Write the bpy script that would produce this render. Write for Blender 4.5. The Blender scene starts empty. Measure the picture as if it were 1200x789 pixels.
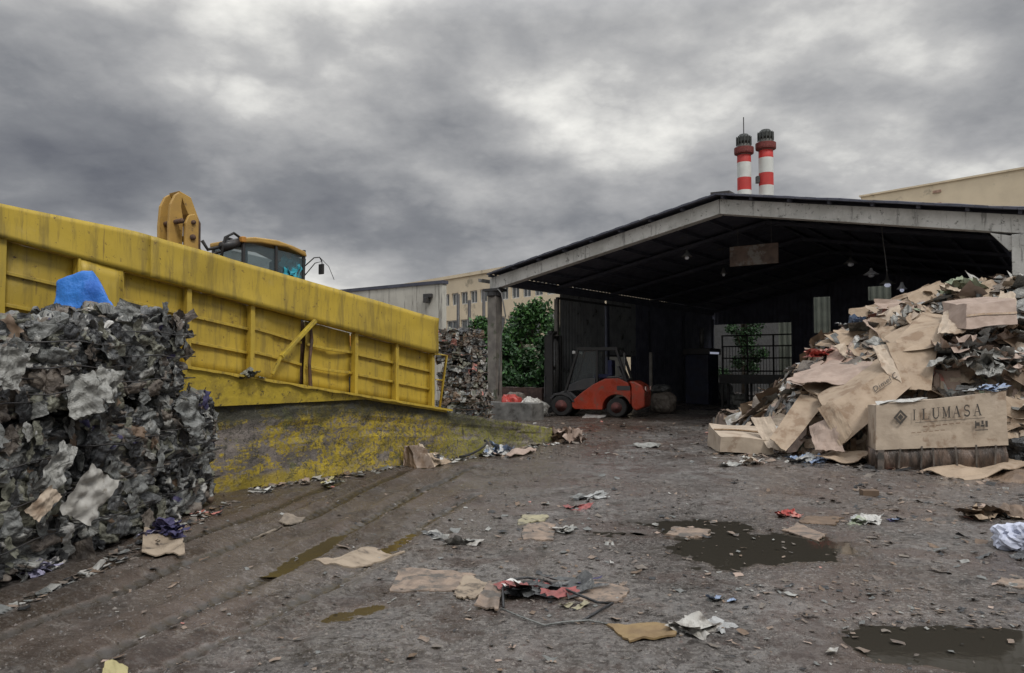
import bpy, math, random
import numpy as np
from mathutils import Vector, Matrix
from mathutils import noise as mnoise
random.seed(7); RNG = np.random.default_rng(7)
SC = bpy.context.scene
COL = SC.collection
PI = math.pi

# ---------------------------------------------------------------- camera model
F = 880.0; HZ = 430.0; CH = 1.6
PITCH = math.atan((HZ - 394.5) / F)
def ray(px, py):
    x = (px - 600) / F; y = (394.5 - py) / F
    return Vector((x, math.cos(PITCH) - y * math.sin(PITCH), math.sin(PITCH) + y * math.cos(PITCH)))
def at(px, py, Y):
    d = ray(px, py); k = Y / d.y
    return Vector((d.x * k, Y, CH + d.z * k))
def gr(px, py, z=0.0):
    d = ray(px, py); k = (z - CH) / d.z
    return Vector((d.x * k, d.y * k, z))

# ---------------------------------------------------------------- numpy noise
def _h(ix, iy, iz, s):
    n = (ix.astype(np.int64) * 374761393 + iy.astype(np.int64) * 668265263 + iz.astype(np.int64) * 2147483647 + s * 1274126177) & 0xffffffff
    n = ((n ^ (n >> 13)) * 1274126177) & 0xffffffff
    n = ((n ^ (n >> 15)) * 2246822519) & 0xffffffff
    return ((n ^ (n >> 16)) & 0xffffff) / float(0xffffff)
def vn(p, s=0):
    i = np.floor(p); f = p - i; f = f * f * (3 - 2 * f)
    x, y, z = i[:, 0], i[:, 1], i[:, 2]
    r = 0
    for a in (0, 1):
        wa = f[:, 0] if a else 1 - f[:, 0]
        for b in (0, 1):
            wb = f[:, 1] if b else 1 - f[:, 1]
            for c in (0, 1):
                wc = f[:, 2] if c else 1 - f[:, 2]
                r = r + wa * wb * wc * _h(x + a, y + b, z + c, s)
    return r * 2 - 1
def fbm(p, o=4, s=0):
    r = 0; a = 1.0; t = 0
    for k in range(o):
        r = r + a * vn(p * (2 ** k) + 17.3 * k, s + k); t += a; a *= .5
    return r / t
def voro(p, s=0):
    i = np.floor(p); best = np.full(len(p), 9.0); sec = best.copy()
    cid = np.zeros(len(p)); off = np.zeros_like(p)
    for a in (-1, 0, 1):
        for b in (-1, 0, 1):
            for c in (-1, 0, 1):
                q = i + np.array([a, b, c])
                x, y, z = q[:, 0], q[:, 1], q[:, 2]
                c0 = q + np.stack([_h(x, y, z, s + 1), _h(x, y, z, s + 2), _h(x, y, z, s + 3)], 1)
                d = np.linalg.norm(p - c0, axis=1)
                new = d < best
                sec = np.where(new, best, np.minimum(sec, d))
                best = np.where(new, d, best)
                cid = np.where(new, _h(x, y, z, s + 9), cid)
                off = np.where(new[:, None], p - c0, off)
    return best, sec, cid, off

# ---------------------------------------------------------------- objects
def props(o, label=None, cat=None, group=None, kind=None):
    if label: o['label'] = label
    if cat: o['category'] = cat
    if group: o['group'] = group
    if kind: o['kind'] = kind
    return o
def thing(name, label, cat, loc=(0, 0, 0), rz=0, group=None):
    o = bpy.data.objects.new(name, None); COL.objects.link(o)
    o.location = loc; o.rotation_euler = (0, 0, rz); o.empty_display_size = .2
    return props(o, label, cat, group)
class MB:
    def __init__(s): s.v = []; s.f = []; s.m = []
    def add(s, vs, fs, m=0):
        n = len(s.v); s.v.extend([tuple(a) for a in vs])
        for i, f in enumerate(fs):
            s.f.append(tuple(n + a for a in f)); s.m.append(m[i] if isinstance(m, (list, np.ndarray)) else m)
        return s
    def box(s, lo, hi, m=0, T=None):
        x0, y0, z0 = lo; x1, y1, z1 = hi
        vs = [Vector(p) for p in ((x0,y0,z0),(x1,y0,z0),(x1,y1,z0),(x0,y1,z0),(x0,y0,z1),(x1,y0,z1),(x1,y1,z1),(x0,y1,z1))]
        if T: vs = [T(p) for p in vs]
        return s.add(vs, [(0,3,2,1),(4,5,6,7),(0,1,5,4),(1,2,6,5),(2,3,7,6),(3,0,4,7)], m)
    def hexa(s, b, t, m=0):   # 4 bottom pts, 4 top pts
        return s.add(list(b) + list(t), [(0,3,2,1),(4,5,6,7),(0,1,5,4),(1,2,6,5),(2,3,7,6),(3,0,4,7)], m)
    def beam(s, a, b, w, h, m=0, up=(0, 0, 1)):
        a = Vector(a); b = Vector(b); d = (b - a).normalized(); up = Vector(up)
        if abs(d.dot(up)) > .99: up = Vector((1, 0, 0))
        x = d.cross(up).normalized() * w / 2; y = x.cross(d).normalized() * h / 2
        return s.hexa([a - x - y, a + x - y, b + x - y, b - x - y], [a - x + y, a + x + y, b + x + y, b - x + y], m)
    def tube(s, pts, r, n=8, m=0, cap=True):
        pts = [Vector(p) for p in pts]; rs = r if isinstance(r, (list, tuple)) else [r] * len(pts)
        vs = []; prev = None
        for i, p in enumerate(pts):
            d = (pts[min(i + 1, len(pts) - 1)] - pts[max(i - 1, 0)])
            if d.length < 1e-9: d = Vector((0, 0, 1))
            d.normalize()
            if prev is None:
                u = Vector((0, 0, 1)) if abs(d.z) < .9 else Vector((1, 0, 0))
                x = d.cross(u).normalized()
            else:
                x = (prev - d * prev.dot(d)).normalized()
            prev = x; y = d.cross(x)
            for k in range(n):
                a = 2 * PI * k / n; vs.append(p + (x * math.cos(a) + y * math.sin(a)) * rs[i])
        fs = []
        for i in range(len(pts) - 1):
            for k in range(n):
                fs.append((i*n+k, i*n+(k+1) % n, (i+1)*n+(k+1) % n, (i+1)*n+k))
        if cap: fs.append(tuple(range(n))[::-1]); fs.append(tuple((len(pts)-1)*n + k for k in range(n)))
        return s.add(vs, fs, m)
    def lathe(s, prof, n=24, c=(0, 0, 0), axis='z', m=0):
        c = Vector(c); vs = []
        for r, z in prof:
            for k in range(n):
                a = 2 * PI * k / n
                if axis == 'z': v = Vector((r*math.cos(a), r*math.sin(a), z))
                elif axis == 'y': v = Vector((r*math.cos(a), z, r*math.sin(a)))
                else: v = Vector((z, r*math.cos(a), r*math.sin(a)))
                vs.append(c + v)
        fs = []; ms = []
        for i in range(len(prof) - 1):
            for k in range(n):
                fs.append((i*n+k, i*n+(k+1) % n, (i+1)*n+(k+1) % n, (i+1)*n+k)); ms.append(m[i] if isinstance(m, list) else m)
        fs.append(tuple(range(n))[::-1]); fs.append(tuple((len(prof)-1)*n+k for k in range(n)))
        ms += [ms[0], ms[-1]]
        return s.add(vs, fs, ms)
    def prism(s, poly, y0, y1, m=0, ax='y'):
        n = len(poly)
        mk = (lambda a, b, y: (a, y, b)) if ax == 'y' else (lambda a, b, y: (y, a, b)) if ax == 'x' else (lambda a, b, y: (a, b, y))
        vs = [mk(a, b, y0) for a, b in poly] + [mk(a, b, y1) for a, b in poly]
        fs = [tuple(range(n)), tuple(range(2*n-1, n-1, -1))] + [(i, i+n, (i+1) % n + n, (i+1) % n) for i in range(n)]
        return s.add(vs, fs, m)
    def build(s, name, mats, parent=None, smooth=False, bevel=0, loc=None, T=None, label=None, fixn=True):
        me = bpy.data.meshes.new(name)
        v = [T(Vector(p)) for p in s.v] if T else s.v
        if loc is not None:
            L = Vector(loc); v = [tuple(Vector(p) - L) for p in v]
        me.from_pydata([tuple(p) for p in v], [], s.f)
        if not isinstance(mats, (list, tuple)): mats = [mats]
        for q in mats: me.materials.append(q)
        me.polygons.foreach_set('material_index', [int(a) for a in s.m])
        me.polygons.foreach_set('use_smooth', [smooth] * len(s.f))
        if fixn and len(s.f) < 30000:
            import bmesh
            bm = bmesh.new(); bm.from_mesh(me); bmesh.ops.recalc_face_normals(bm, faces=bm.faces); bm.to_mesh(me); bm.free()
        me.update()
        o = bpy.data.objects.new(name, me); COL.objects.link(o)
        if loc is not None: o.location = loc
        if parent is not None: o.parent = parent
        if bevel:
            b = o.modifiers.new('bevel', 'BEVEL'); b.width = bevel; b.segments = 2; b.limit_method = 'ANGLE'; b.angle_limit = .6
        if label: o['label'] = label
        return o
def dup_tree(root, loc, rz=None, label=None):
    r = root.copy(); COL.objects.link(r); r.location = loc
    if rz is not None: r.rotation_euler = (0, 0, rz)
    if label: r['label'] = label
    for ch in list(root.children):
        c = ch.copy(); COL.objects.link(c); c.parent = r
        for g in ch.children:
            d = g.copy(); COL.objects.link(d); d.parent = c
    return r

# ---------------------------------------------------------------- materials
class N:
    def __init__(s, name):
        s.mat = bpy.data.materials.new(name); s.mat.use_nodes = True
        s.t = s.mat.node_tree; s.b = s.t.nodes['Principled BSDF']; s.L = s.t.links.new
        s.geo = s.t.nodes.new('ShaderNodeNewGeometry'); s.pos = s.geo.outputs['Position']
    def n(s, k, **kw):
        x = s.t.nodes.new('ShaderNode' + k)
        for a, b in kw.items(): setattr(x, a, b)
        return x
    def set(s, sock, v):
        if hasattr(v, 'links') or hasattr(v, 'is_linked'): s.L(v, sock)
        else: sock.default_value = v
    def noise(s, scale, detail=4, rough=.55, vec=None, dist=0):
        x = s.n('TexNoise'); x.inputs['Scale'].default_value = scale; x.inputs['Detail'].default_value = detail
        x.inputs['Roughness'].default_value = rough; x.inputs['Distortion'].default_value = dist
        s.L(vec or s.pos, x.inputs['Vector']); return x.outputs['Fac']
    def scalev(s, sx, sy, sz, rz=0):
        x = s.n('Mapping'); x.inputs['Scale'].default_value = (sx, sy, sz); x.inputs['Rotation'].default_value = (0, 0, rz)
        s.L(s.pos, x.inputs['Vector']); return x.outputs['Vector']
    def ramp(s, fac, a, b, lo=0, hi=1):
        x = s.n('MapRange'); x.inputs['From Min'].default_value = a; x.inputs['From Max'].default_value = b
        x.inputs['To Min'].default_value = lo; x.inputs['To Max'].default_value = hi; x.interpolation_type = 'SMOOTHSTEP'
        s.L(fac, x.inputs['Value']); return x.outputs['Result']
    def mix(s, f, a, b):
        x = s.n('Mix', data_type='RGBA'); s.set(x.inputs[0], f)
        for sock, v in ((x.inputs[6], a), (x.inputs[7], b)):
            if isinstance(v, tuple): sock.default_value = (*v[:3], 1)
            else: s.L(v, sock)
        return x.outputs[2]
    def math(s, op, a, b=0.0):
        x = s.n('Math', operation=op); s.set(x.inputs[0], a); s.set(x.inputs[1], b); return x.outputs[0]
    def xyz(s):
        x = s.n('SeparateXYZ'); s.L(s.pos, x.inputs[0]); return x.outputs
    def dot(s, v, off=0.0):
        x = s.n('VectorMath', operation='DOT_PRODUCT'); s.L(s.pos, x.inputs[0]); x.inputs[1].default_value = v
        return s.math('ADD', x.outputs['Value'], off)
    def bump(s, h, strength=.3, dist=.02):
        x = s.n('Bump'); x.inputs['Strength'].default_value = strength; x.inputs['Distance'].default_value = dist
        s.L(h, x.inputs['Height']); s.L(x.outputs[0], s.b.inputs['Normal'])
    def out(s, col=None, rough=None, metal=None, spec=None):
        if col is not None:
            if isinstance(col, tuple): s.b.inputs['Base Color'].default_value = (*col, 1)
            else: s.L(col, s.b.inputs['Base Color'])
        if rough is not None: s.set(s.b.inputs['Roughness'], rough)
        if metal is not None: s.set(s.b.inputs['Metallic'], metal)
        if spec is not None: s.b.inputs['Specular IOR Level'].default_value = spec
        return s.mat
def M(name, c1, c2=None, scale=5, rough=.75, bump=.25, bs=30, metal=0, c3=None, s3=1.5, t3=.55, spec=None, bd=.01):
    n = N(name)
    c2 = c2 or tuple(a * .7 for a in c1)
    col = n.mix(n.ramp(n.noise(scale, 6), .35, .65), c1, c2)
    if c3: col = n.mix(n.ramp(n.noise(s3, 6, .65), t3, t3 + .1), col, c3)
    n.bump(n.noise(bs, 5), bump, bd)
    return n.out(col, n.ramp(n.noise(scale * 2), .3, .7, max(rough - .12, .03), min(rough + .12, 1)), metal, spec)
def FM(name, c1, c2, rough=.45, c3=None):
    n = N(name); a = n.noise(9, 6, .65); 
    r1 = n.math('ABSOLUTE', n.math('SUBTRACT', n.noise(6.5, 3, .5, None, 1.6), .5)); r2 = n.math('ABSOLUTE', n.math('SUBTRACT', n.noise(27, 3, .5, None, .5), .5))
    col = n.mix(n.ramp(a, .38, .62), c1, c2)
    if c3: col = n.mix(n.ramp(n.noise(3.5, 5, .7), .56, .62), col, c3)
    n.bump(n.math('ADD', n.math('MULTIPLY', r1, 1.1), n.math('MULTIPLY', r2, .22)), .45, .10)
    return n.out(col, n.ramp(n.noise(15), .35, .65, rough - .12, rough + .15))
KR1 = M('kraft_cardboard', (.37, .285, .205), (.30, .23, .165), 3, .85, .35, 12, c3=(.24, .17, .115), s3=3.0, t3=.53, bd=.02)
KR2 = M('pale_cardboard', (.46, .38, .295), (.38, .31, .24), 4, .85, .35, 12, c3=(.29, .215, .155), s3=2.8, t3=.54, bd=.02)
KR3 = M('dark_wet_cardboard', (.17, .115, .075), (.11, .075, .05), 5, .55, .3, 25)
KR4 = M('pink_brown_cardboard', (.37, .285, .235), (.29, .22, .18), 4, .85, .2, 20)
SOG = M('soggy_cardboard', (.27, .20, .15), (.16, .125, .10), 9, .6, .6, 40, c3=(.09, .08, .07), s3=6, t3=.52)
SOGD = M('soggy_dark_board', (.15, .115, .09), (.09, .075, .065), 9, .5, .6, 40, c3=(.06, .055, .05), s3=6, t3=.5)
PW = FM('dirty_white_plastic', (.50, .495, .47), (.38, .37, .345), .5, (.24, .22, .185))
PG1 = FM('grey_film', (.185, .19, .182), (.115, .12, .115), .45, (.07, .07, .066))
PG2 = FM('dark_grey_film', (.085, .088, .088), (.05, .052, .054), .42, (.15, .15, .145))
PG3 = FM('pale_grey_film', (.33, .33, .31), (.21, .21, .195), .5, (.13, .13, .12))
PG4 = FM('olive_grey_film', (.20, .20, .155), (.125, .125, .10), .55)
PG5 = FM('brown_grey_film', (.175, .15, .125), (.11, .092, .078), .6)
PBK = FM('black_film', (.03, .031, .033), (.016, .017, .018), .4)
PB = M('blue_plastic', (.03, .19, .62), (.015, .11, .46), 3, .42, .6, 7, bd=.06)
PB2 = M('pale_blue_film', (.26, .34, .48), (.2, .25, .36), 5, .4, .25, 20)
NAVY = M('navy_fabric', (.03, .03, .085), (.07, .06, .13), 12, .8, .4, 50)
LAV = M('lavender_paper', (.34, .33, .44), (.22, .21, .30), 20, .8, .4, 50)
RED = M('red_film', (.42, .045, .035), (.28, .05, .04), 6, .5, .3, 25)
PINK = M('faded_red_print', (.45, .17, .14), (.36, .2, .17), 9, .7, .2, 25)
GRN = M('pale_green_paper', (.30, .34, .24), (.22, .25, .18), 6, .7, .2, 25)
YEL2 = M('yellow_paper', (.42, .37, .17), (.34, .30, .15), 6, .7, .2, 25)
SIL = FM('silver_film', (.38, .385, .38), (.26, .265, .26), .35)
BLK = M('black_rubber', (.018, .018, .019), (.03, .028, .026), 6, .8, .2, 40)
DST = M('dark_painted_steel', (.03, .031, .034), (.045, .04, .038), 6, .5, .1, 40)
GST = M('grey_steel', (.17, .17, .165), (.12, .115, .11), 6, .5, .1, 40, metal=.4)
RUST = M('rusty_steel', (.12, .065, .04), (.06, .04, .03), 9, .8, .3, 60)
ORG = M('faded_orange_paint', (.50, .24, .04), (.42, .19, .035), 3, .5, .1, 40, c3=(.14, .08, .04), s3=5, t3=.6)
OYL = M('cab_yellow_paint', (.47, .29, .07), (.38, .23, .06), 3, .5, .1, 40, c3=(.12, .08, .04), s3=5, t3=.6)
TURQ = M('turquoise_cloth', (.03, .33, .42), (.02, .22, .3), 6, .7)
WOOD = M('weathered_wood', (.24, .20, .155), (.15, .125, .10), 14, .8, .4, 50)
WHT = M('white_chalky_paint', (.62, .62, .60), (.48, .48, .46), 4, .6)
KP = [KR1, KR2, KR4, KR3, PW, SIL, PG1, PG3, PBK, PINK, GRN]

KD = M('muddy_cardboard', (.34, .275, .205), (.24, .19, .14), 5, .75, .4, 40, c3=(.11, .09, .07), s3=5, t3=.54)
MUDW = M('muddy_white_paper', (.42, .41, .38), (.30, .285, .26), 7, .7, .3, 40, c3=(.13, .115, .10), s3=7, t3=.56)
SHEET = M('smooth_white_sheet', (.50, .49, .46), (.36, .35, .32), 7, .5, .35, 5, c3=(.27, .25, .215), s3=9, t3=.58, bd=.05)
YELD = M('muddy_yellow_paper', (.33, .30, .19), (.22, .2, .14), 6, .7, .3, 40, c3=(.1, .09, .07), s3=6, t3=.56)

TAPE = M('brown_tape', (.30, .20, .12), (.22, .15, .09), 9, .28, .3, 20)
# ---------------------------------------------------------------- crumpled things
def patch(mb, c, nrm, a, b, rot, m, amp=.25, n=4, rnd=random, soft=False):
    nrm = Vector(nrm).normalized(); t = nrm.orthogonal().normalized()
    t = Matrix.Rotation(rot, 3, nrm) @ t; s = nrm.cross(t)
    c = Vector(c); sd = rnd.random() * 100; vs = []
    ang = rnd.random() * PI; bend = (rnd.random() - .3) * 1.6 / max(a, b)
    L = max(a, b)
    for i in range(n + 1):
        for j in range(n + 1):
            x = (i / n - .5) * a; y = (j / n - .5) * b
            if soft:
                x += a * .10 * mnoise.noise((j * .3 + sd, i * .1, 1)); y += b * .10 * mnoise.noise((i * .3, sd, j * .1))
            elif i in (0, n) or j in (0, n):
                x += (rnd.random() - .5) * a * .16; y += (rnd.random() - .5) * b * .16
            q = x * math.cos(ang) + y * math.sin(ang)
            if soft:
                r2 = -x * math.sin(ang) + y * math.cos(ang)
                fo = amp * L * (.30 * abs(mnoise.noise((q * 7 / L + sd, r2 * 1.6 / L, 5))) + .10 * mnoise.noise((q * 17 / L, r2 * 5 / L + sd, 2)))
            z = bend * q * q * .5 + (fo if soft else 0) + amp * L * .5 * mnoise.noise((x * 5 / L + sd, y * 5 / L, sd)) + (abs(mnoise.noise((x * 9 / L, y * 9 / L + sd, 3))) * amp * L * .35)
            vs.append(c + t * x + s * y + nrm * z)
    fs = [(i*(n+1)+j, (i+1)*(n+1)+j, (i+1)*(n+1)+j+1, i*(n+1)+j+1) for i in range(n) for j in range(n)]
    mb.add(vs, fs, m)
def grid_face(origin, eu, ev, nu, nv):
    u = np.linspace(0, 1, nu + 1); v = np.linspace(0, 1, nv + 1)
    U, V = np.meshgrid(u, v, indexing='ij')
    P = np.array(origin)[None, :] + U.reshape(-1, 1) * np.array(eu)[None, :] + V.reshape(-1, 1) * np.array(ev)[None, :]
    I = np.arange((nu + 1) * (nv + 1)).reshape(nu + 1, nv + 1)
    Fc = np.stack([I[:-1, :-1], I[1:, :-1], I[1:, 1:], I[:-1, 1:]], -1).reshape(-1, 4)
    return P, Fc
def bale_mesh(dx, dy, dz, res, seed, weights, amp=.10, cell=4.2):
    """a squashed block of sheet waste: facets, folds and a colour for each sheet; local base at z=0"""
    h = np.array([dx, dy, dz]) / 2; mb = MB()
    dims = ((0, 1, 2), (0, 2, 1), (1, 2, 0)); W = np.cumsum(weights) / np.sum(weights)
    for a, b, c in dims:
        for sgn in (-1, 1):
            if c == 2 and sgn < 0: continue
            o = np.zeros(3); o[a] = -h[a]; o[b] = -h[b]; o[c] = sgn * h[c]
            eu = np.zeros(3); ev = np.zeros(3); eu[a] = 2 * h[a]; ev[b] = 2 * h[b]
            nu = max(4, int(2 * h[a] / res)); nv = max(4, int(2 * h[b] / res))
            P, Fc = grid_face(o, eu, ev, nu, nv)
            q = P / h; w = np.sign(q) * np.abs(q) ** 9; nn = w / (np.linalg.norm(w, axis=1)[:, None] + 1e-9)
            rn = P - nn * .06 * ((np.sum(np.abs(q) ** 8, axis=1) - 1).clip(0, 2))[:, None]
            S = P + seed * 3.7
            warp = np.stack([fbm(S * 2.4, 1, 1), fbm(S * 2.4 + 9, 1, 2), fbm(S * 2.4 + 5, 1, 3)], 1)
            p1 = (S + warp * .12) * np.array([cell * .85, cell * .85, cell * 1.5])
            f1, f2, id1, of1 = voro(p1, 11)
            p2 = (S + warp * .08) * np.array([cell * 2.2, cell * 2.2, cell * 3.4])
            g1, g2, id2, of2 = voro(p2, 31)
            tilt = np.stack([np.sin(id1 * 77), np.cos(id1 * 51), np.sin(id1 * 33)], 1)
            tilt2 = np.stack([np.sin(id2 * 77), np.cos(id2 * 51), np.sin(id2 * 33)], 1)
            d = amp * (.95 * (id1 - .5) + 1.0 * np.sum(tilt * of1, 1) + .22 * (id2 - .5) + .45 * np.sum(tilt2 * of2, 1)) \
                - amp * .6 * np.exp(-(f2 - f1) * 9) - amp * .3 * np.exp(-(g2 - g1) * 9) - amp * .55 * np.abs(fbm(S * np.array([9, 9, 5]) + warp, 3, 5)) + amp * .7 * fbm(S * 1.6, 2, 6)
            V = rn + nn * d[:, None]
            V[:, 2] = np.maximum(V[:, 2] + h[2], 0.0)
            fid = np.where(_frac(id1 * 31.7) < .62, id1, id2)[Fc[:, 0]]
            fid = _frac(fid * 91.3)
            ms = np.searchsorted(W, fid)
            mb.add(V.tolist(), Fc.tolist(), ms.tolist())
    return mb
def _frac(a): return a - np.floor(a)
def bale(name, label, group, loc, rz, dims, res, seed, mats, weights, amp=.1, patches=60, cell=4.2, psize=(.12, .4), straps=True, strapmat=None, nseg=4, smooth=False):
    t = thing(name, label, 'bale', loc, rz, group)
    dx, dy, dz = dims
    mb = bale_mesh(dx, dy, dz, res, seed, weights, amp, cell)
    rnd = random.Random(seed)
    for _ in range(patches):
        f = rnd.choice(['-x', '+x', '-y', '+y', '+x', '-y'])
        k = (rnd.random() - .5) * .92; z = rnd.random() * dz * .95 + .03
        n = {'-x': (-1, 0, 0), '+x': (1, 0, 0), '-y': (0, -1, 0), '+y': (0, 1, 0)}[f]
        p = Vector((n[0] * dx / 2, n[1] * dy / 2, z))
        if n[0]: p.y = k * dy
        else: p.x = k * dx
        nn = Vector(n) + Vector((rnd.uniform(-.22, .22), rnd.uniform(-.22, .22), rnd.uniform(-.2, .25)))
        m = rnd.choices(range(len(mats)), weights)[0]
        patch(mb, p + Vector(n) * rnd.uniform(-.02, .02), nn, rnd.uniform(*psize), rnd.uniform(*psize) * .7, rnd.random() * 6, m, .28 if nseg > 5 else .45, nseg, rnd, nseg > 5)
    mb.build('bale_body', mats, t, fixn=False, smooth=smooth)
    if straps:
        for z in (.25, .5, .75):
            s = MB(); zz = dz * z; r = .006; pts = []
            e = .035
            cs = [(-dx/2-e, -dy/2-e), (dx/2+e, -dy/2-e), (dx/2+e, dy/2+e), (-dx/2-e, dy/2+e), (-dx/2-e, -dy/2-e)]
            for i in range(4):
                for k in range(8):
                    u = k / 8; pts.append((cs[i][0]*(1-u)+cs[i+1][0]*u, cs[i][1]*(1-u)+cs[i+1][1]*u, zz + .012 * math.sin(i * 3 + k * 1.3 + seed)))
            pts.append(pts[0])
            s.tube(pts, r, 5, cap=False).build('strap', strapmat or RUST, t, smooth=True)
    return t

def card(name, label, cat, cs, th=.012, mat=None, warp=.03, nx=10, ny=10, rag=.03, seed=None, parent=None, group=None, fold=0.0, conform=False):
    """one sheet of board through four corners (in order round the outline)"""
    seed = seed if seed is not None else random.random() * 50
    cs = [Vector(c) for c in cs]
    nrm = (cs[1] - cs[0]).cross(cs[3] - cs[0]).normalized()
    if nrm.z < 0: nrm = -nrm
    eu = cs[1] - cs[0]; ev = cs[3] - cs[0]; L = max(eu.length, ev.length)
    base = sum(cs, Vector()) / 4
    top = []
    for i in range(nx + 1):
        for j in range(ny + 1):
            u = i / nx; v = j / ny
            if i in (0, nx) or j in (0, ny):
                du = rag * mnoise.noise((u * 6 + seed, v * 6, 1.5)) + rag * .5 * mnoise.noise((u * 19 + seed, v * 19, 2.5))
                dv = rag * mnoise.noise((u * 6, v * 6 + seed, 7.5)) + rag * .5 * mnoise.noise((u * 19, v * 19 + seed, 8.5))
            else: du = dv = 0
            u += du; v += dv
            p = cs[0] * (1-u) * (1-v) + cs[1] * u * (1-v) + cs[2] * u * v + cs[3] * (1-u) * v
            z = warp * (mnoise.noise((u * 2.2 + seed, v * 2.2, seed)) * 1.4 + .5 * mnoise.noise((u * 6 + seed, v * 6, seed + 3)))
            if fold: z += fold * abs(u - .5 - .1 * (v - .5))
            top.append(p + nrm * z)
    if conform:
        zz = ground_z(np.array([p.x for p in top]), np.array([p.y for p in top]))
        for p, a in zip(top, zz): p.z += max(float(a), -.010)
    n1 = (nx + 1) * (ny + 1)
    vs = top + [p - nrm * th for p in top]
    I = lambda i, j: i * (ny + 1) + j
    fs = [(I(i,j), I(i+1,j), I(i+1,j+1), I(i,j+1)) for i in range(nx) for j in range(ny)]
    fs += [tuple(n1 + k for k in f[::-1]) for f in fs[:]]
    ring = [I(i, 0) for i in range(nx)] + [I(nx, j) for j in range(ny)] + [I(i, ny) for i in range(nx, 0, -1)] + [I(0, j) for j in range(ny, 0, -1)]
    for k in range(len(ring)):
        a, b = ring[k], ring[(k+1) % len(ring)]; fs.append((a, a + n1, b + n1, b))
    mb = MB().add(vs, fs, 0)
    o = mb.build(name, mat or KR1, parent, smooth=False, loc=None if parent else base)
    if not parent: props(o, label, cat, group)
    return o
def flat(name, label, cat, pxs, z=.02, **kw):
    """sheet lying on the ground, corners picked out on the ground plane"""
    return card(name, label, cat, [gr(x, y, z) for x, y in pxs], **{'conform': True, 'nx': 22, 'ny': 16, **kw})
def carton(name, label, c8, mat=None, warp=.02, n=6, seed=1.0, cat='box', group=None, tape=None):
    """box through 8 corners: 0-3 front face (bl, br, tr, tl), 4-7 the back face; dented boards"""
    c8 = [Vector(c) for c in c8]; base = sum(c8, Vector()) / 8
    t = thing(name, label, cat, base, 0, group)
    mb = MB()
    for f in ((0,1,2,3),(5,4,7,6),(4,0,3,7),(1,5,6,2),(3,2,6,7),(4,5,1,0)):
        a, b, c, d = [c8[k] for k in f]; vs = []
        for i in range(n + 1):
            for j in range(n + 1):
                u = i / n; v = j / n
                p = a*(1-u)*(1-v) + b*u*(1-v) + c*u*v + d*(1-u)*v
                q = p * 1.7 + Vector((seed, seed, seed))
                p = p + warp * Vector((mnoise.noise(q), mnoise.noise(q + Vector((7, 0, 0))), mnoise.noise(q + Vector((0, 9, 0)))))
                q = q * 3.1
                p = p + warp * .35 * Vector((mnoise.noise(q), mnoise.noise(q + Vector((7, 0, 0))), mnoise.noise(q + Vector((0, 9, 0)))))
                vs.append(p - base)
        mb.add(vs, [(i*(n+1)+j, (i+1)*(n+1)+j, (i+1)*(n+1)+j+1, i*(n+1)+j+1) for i in range(n) for j in range(n)], 0)
    mb.build('carton_body', mat or KR1, t, fixn=False)
    if tape is not None:
        a, b, c, d = [c8[k] for k in ((0,1,2,3), (4,0,3,7), (1,5,6,2), (3,2,6,7))[tape]]
        tb = MB(); vs = []; nr = (b - a).cross(d - a).normalized(); nr = -nr if nr.dot((a + c) / 2 - base) < 0 else nr
        for i in range(25):
            u = i / 24
            for v in (.46, .54):
                p = a*(1-u)*(1-v) + b*u*(1-v) + c*u*v + d*(1-u)*v; q = p * 1.7 + Vector((seed, seed, seed))
                p = p + warp * Vector((mnoise.noise(q), mnoise.noise(q + Vector((7, 0, 0))), mnoise.noise(q + Vector((0, 9, 0)))))
                vs.append(p - base + nr * (.004 + .35 * warp))
        tb.add(vs, [(2*i, 2*i+1, 2*i+3, 2*i+2) for i in range(24)]).build('tape', TAPE, t, fixn=False)
    return t, base
def bag(name, label, loc, dims, mat, seed=1.0, crum=.18, n=18, rz=0, cat='bag', group=None, sq=2.6, parent=None):
    """soft crumpled sack, base on the ground at loc"""
    mb = MB(); vs = []; a, b, c = [d / 2 for d in dims]
    for i in range(n + 1):
        th = PI * i / n
        for j in range(2 * n):
            ph = PI * j / n
            d = Vector((math.sin(th)*math.cos(ph), math.sin(th)*math.sin(ph), math.cos(th)))
            k = (abs(d.x)**sq + abs(d.y)**sq + abs(d.z)**sq) ** (-1 / sq)
            r = 1 + crum * (mnoise.noise(d * 1.6 + Vector((seed,)*3)) * 1.2 - abs(mnoise.noise(d * 3.4 + Vector((seed+4,)*3))) * 1.1 + .4 * mnoise.noise(d * 8 + Vector((seed,)*3)))
            p = d * k * r
            vs.append((p.x * a, p.y * b, max(p.z * c, -c * .92) + c * .92))
    m2 = 2 * n
    fs = [(i*m2+j, (i+1)*m2+j, (i+1)*m2+(j+1) % m2, i*m2+(j+1) % m2) for i in range(n) for j in range(m2)]
    mb.add(vs, fs)
    o = mb.build(name, mat, parent, smooth=False, fixn=True)
    if parent is None:
        props(o, label, cat, group)
    o.location = loc; o.rotation_euler = (0, 0, rz)
    return o
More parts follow.
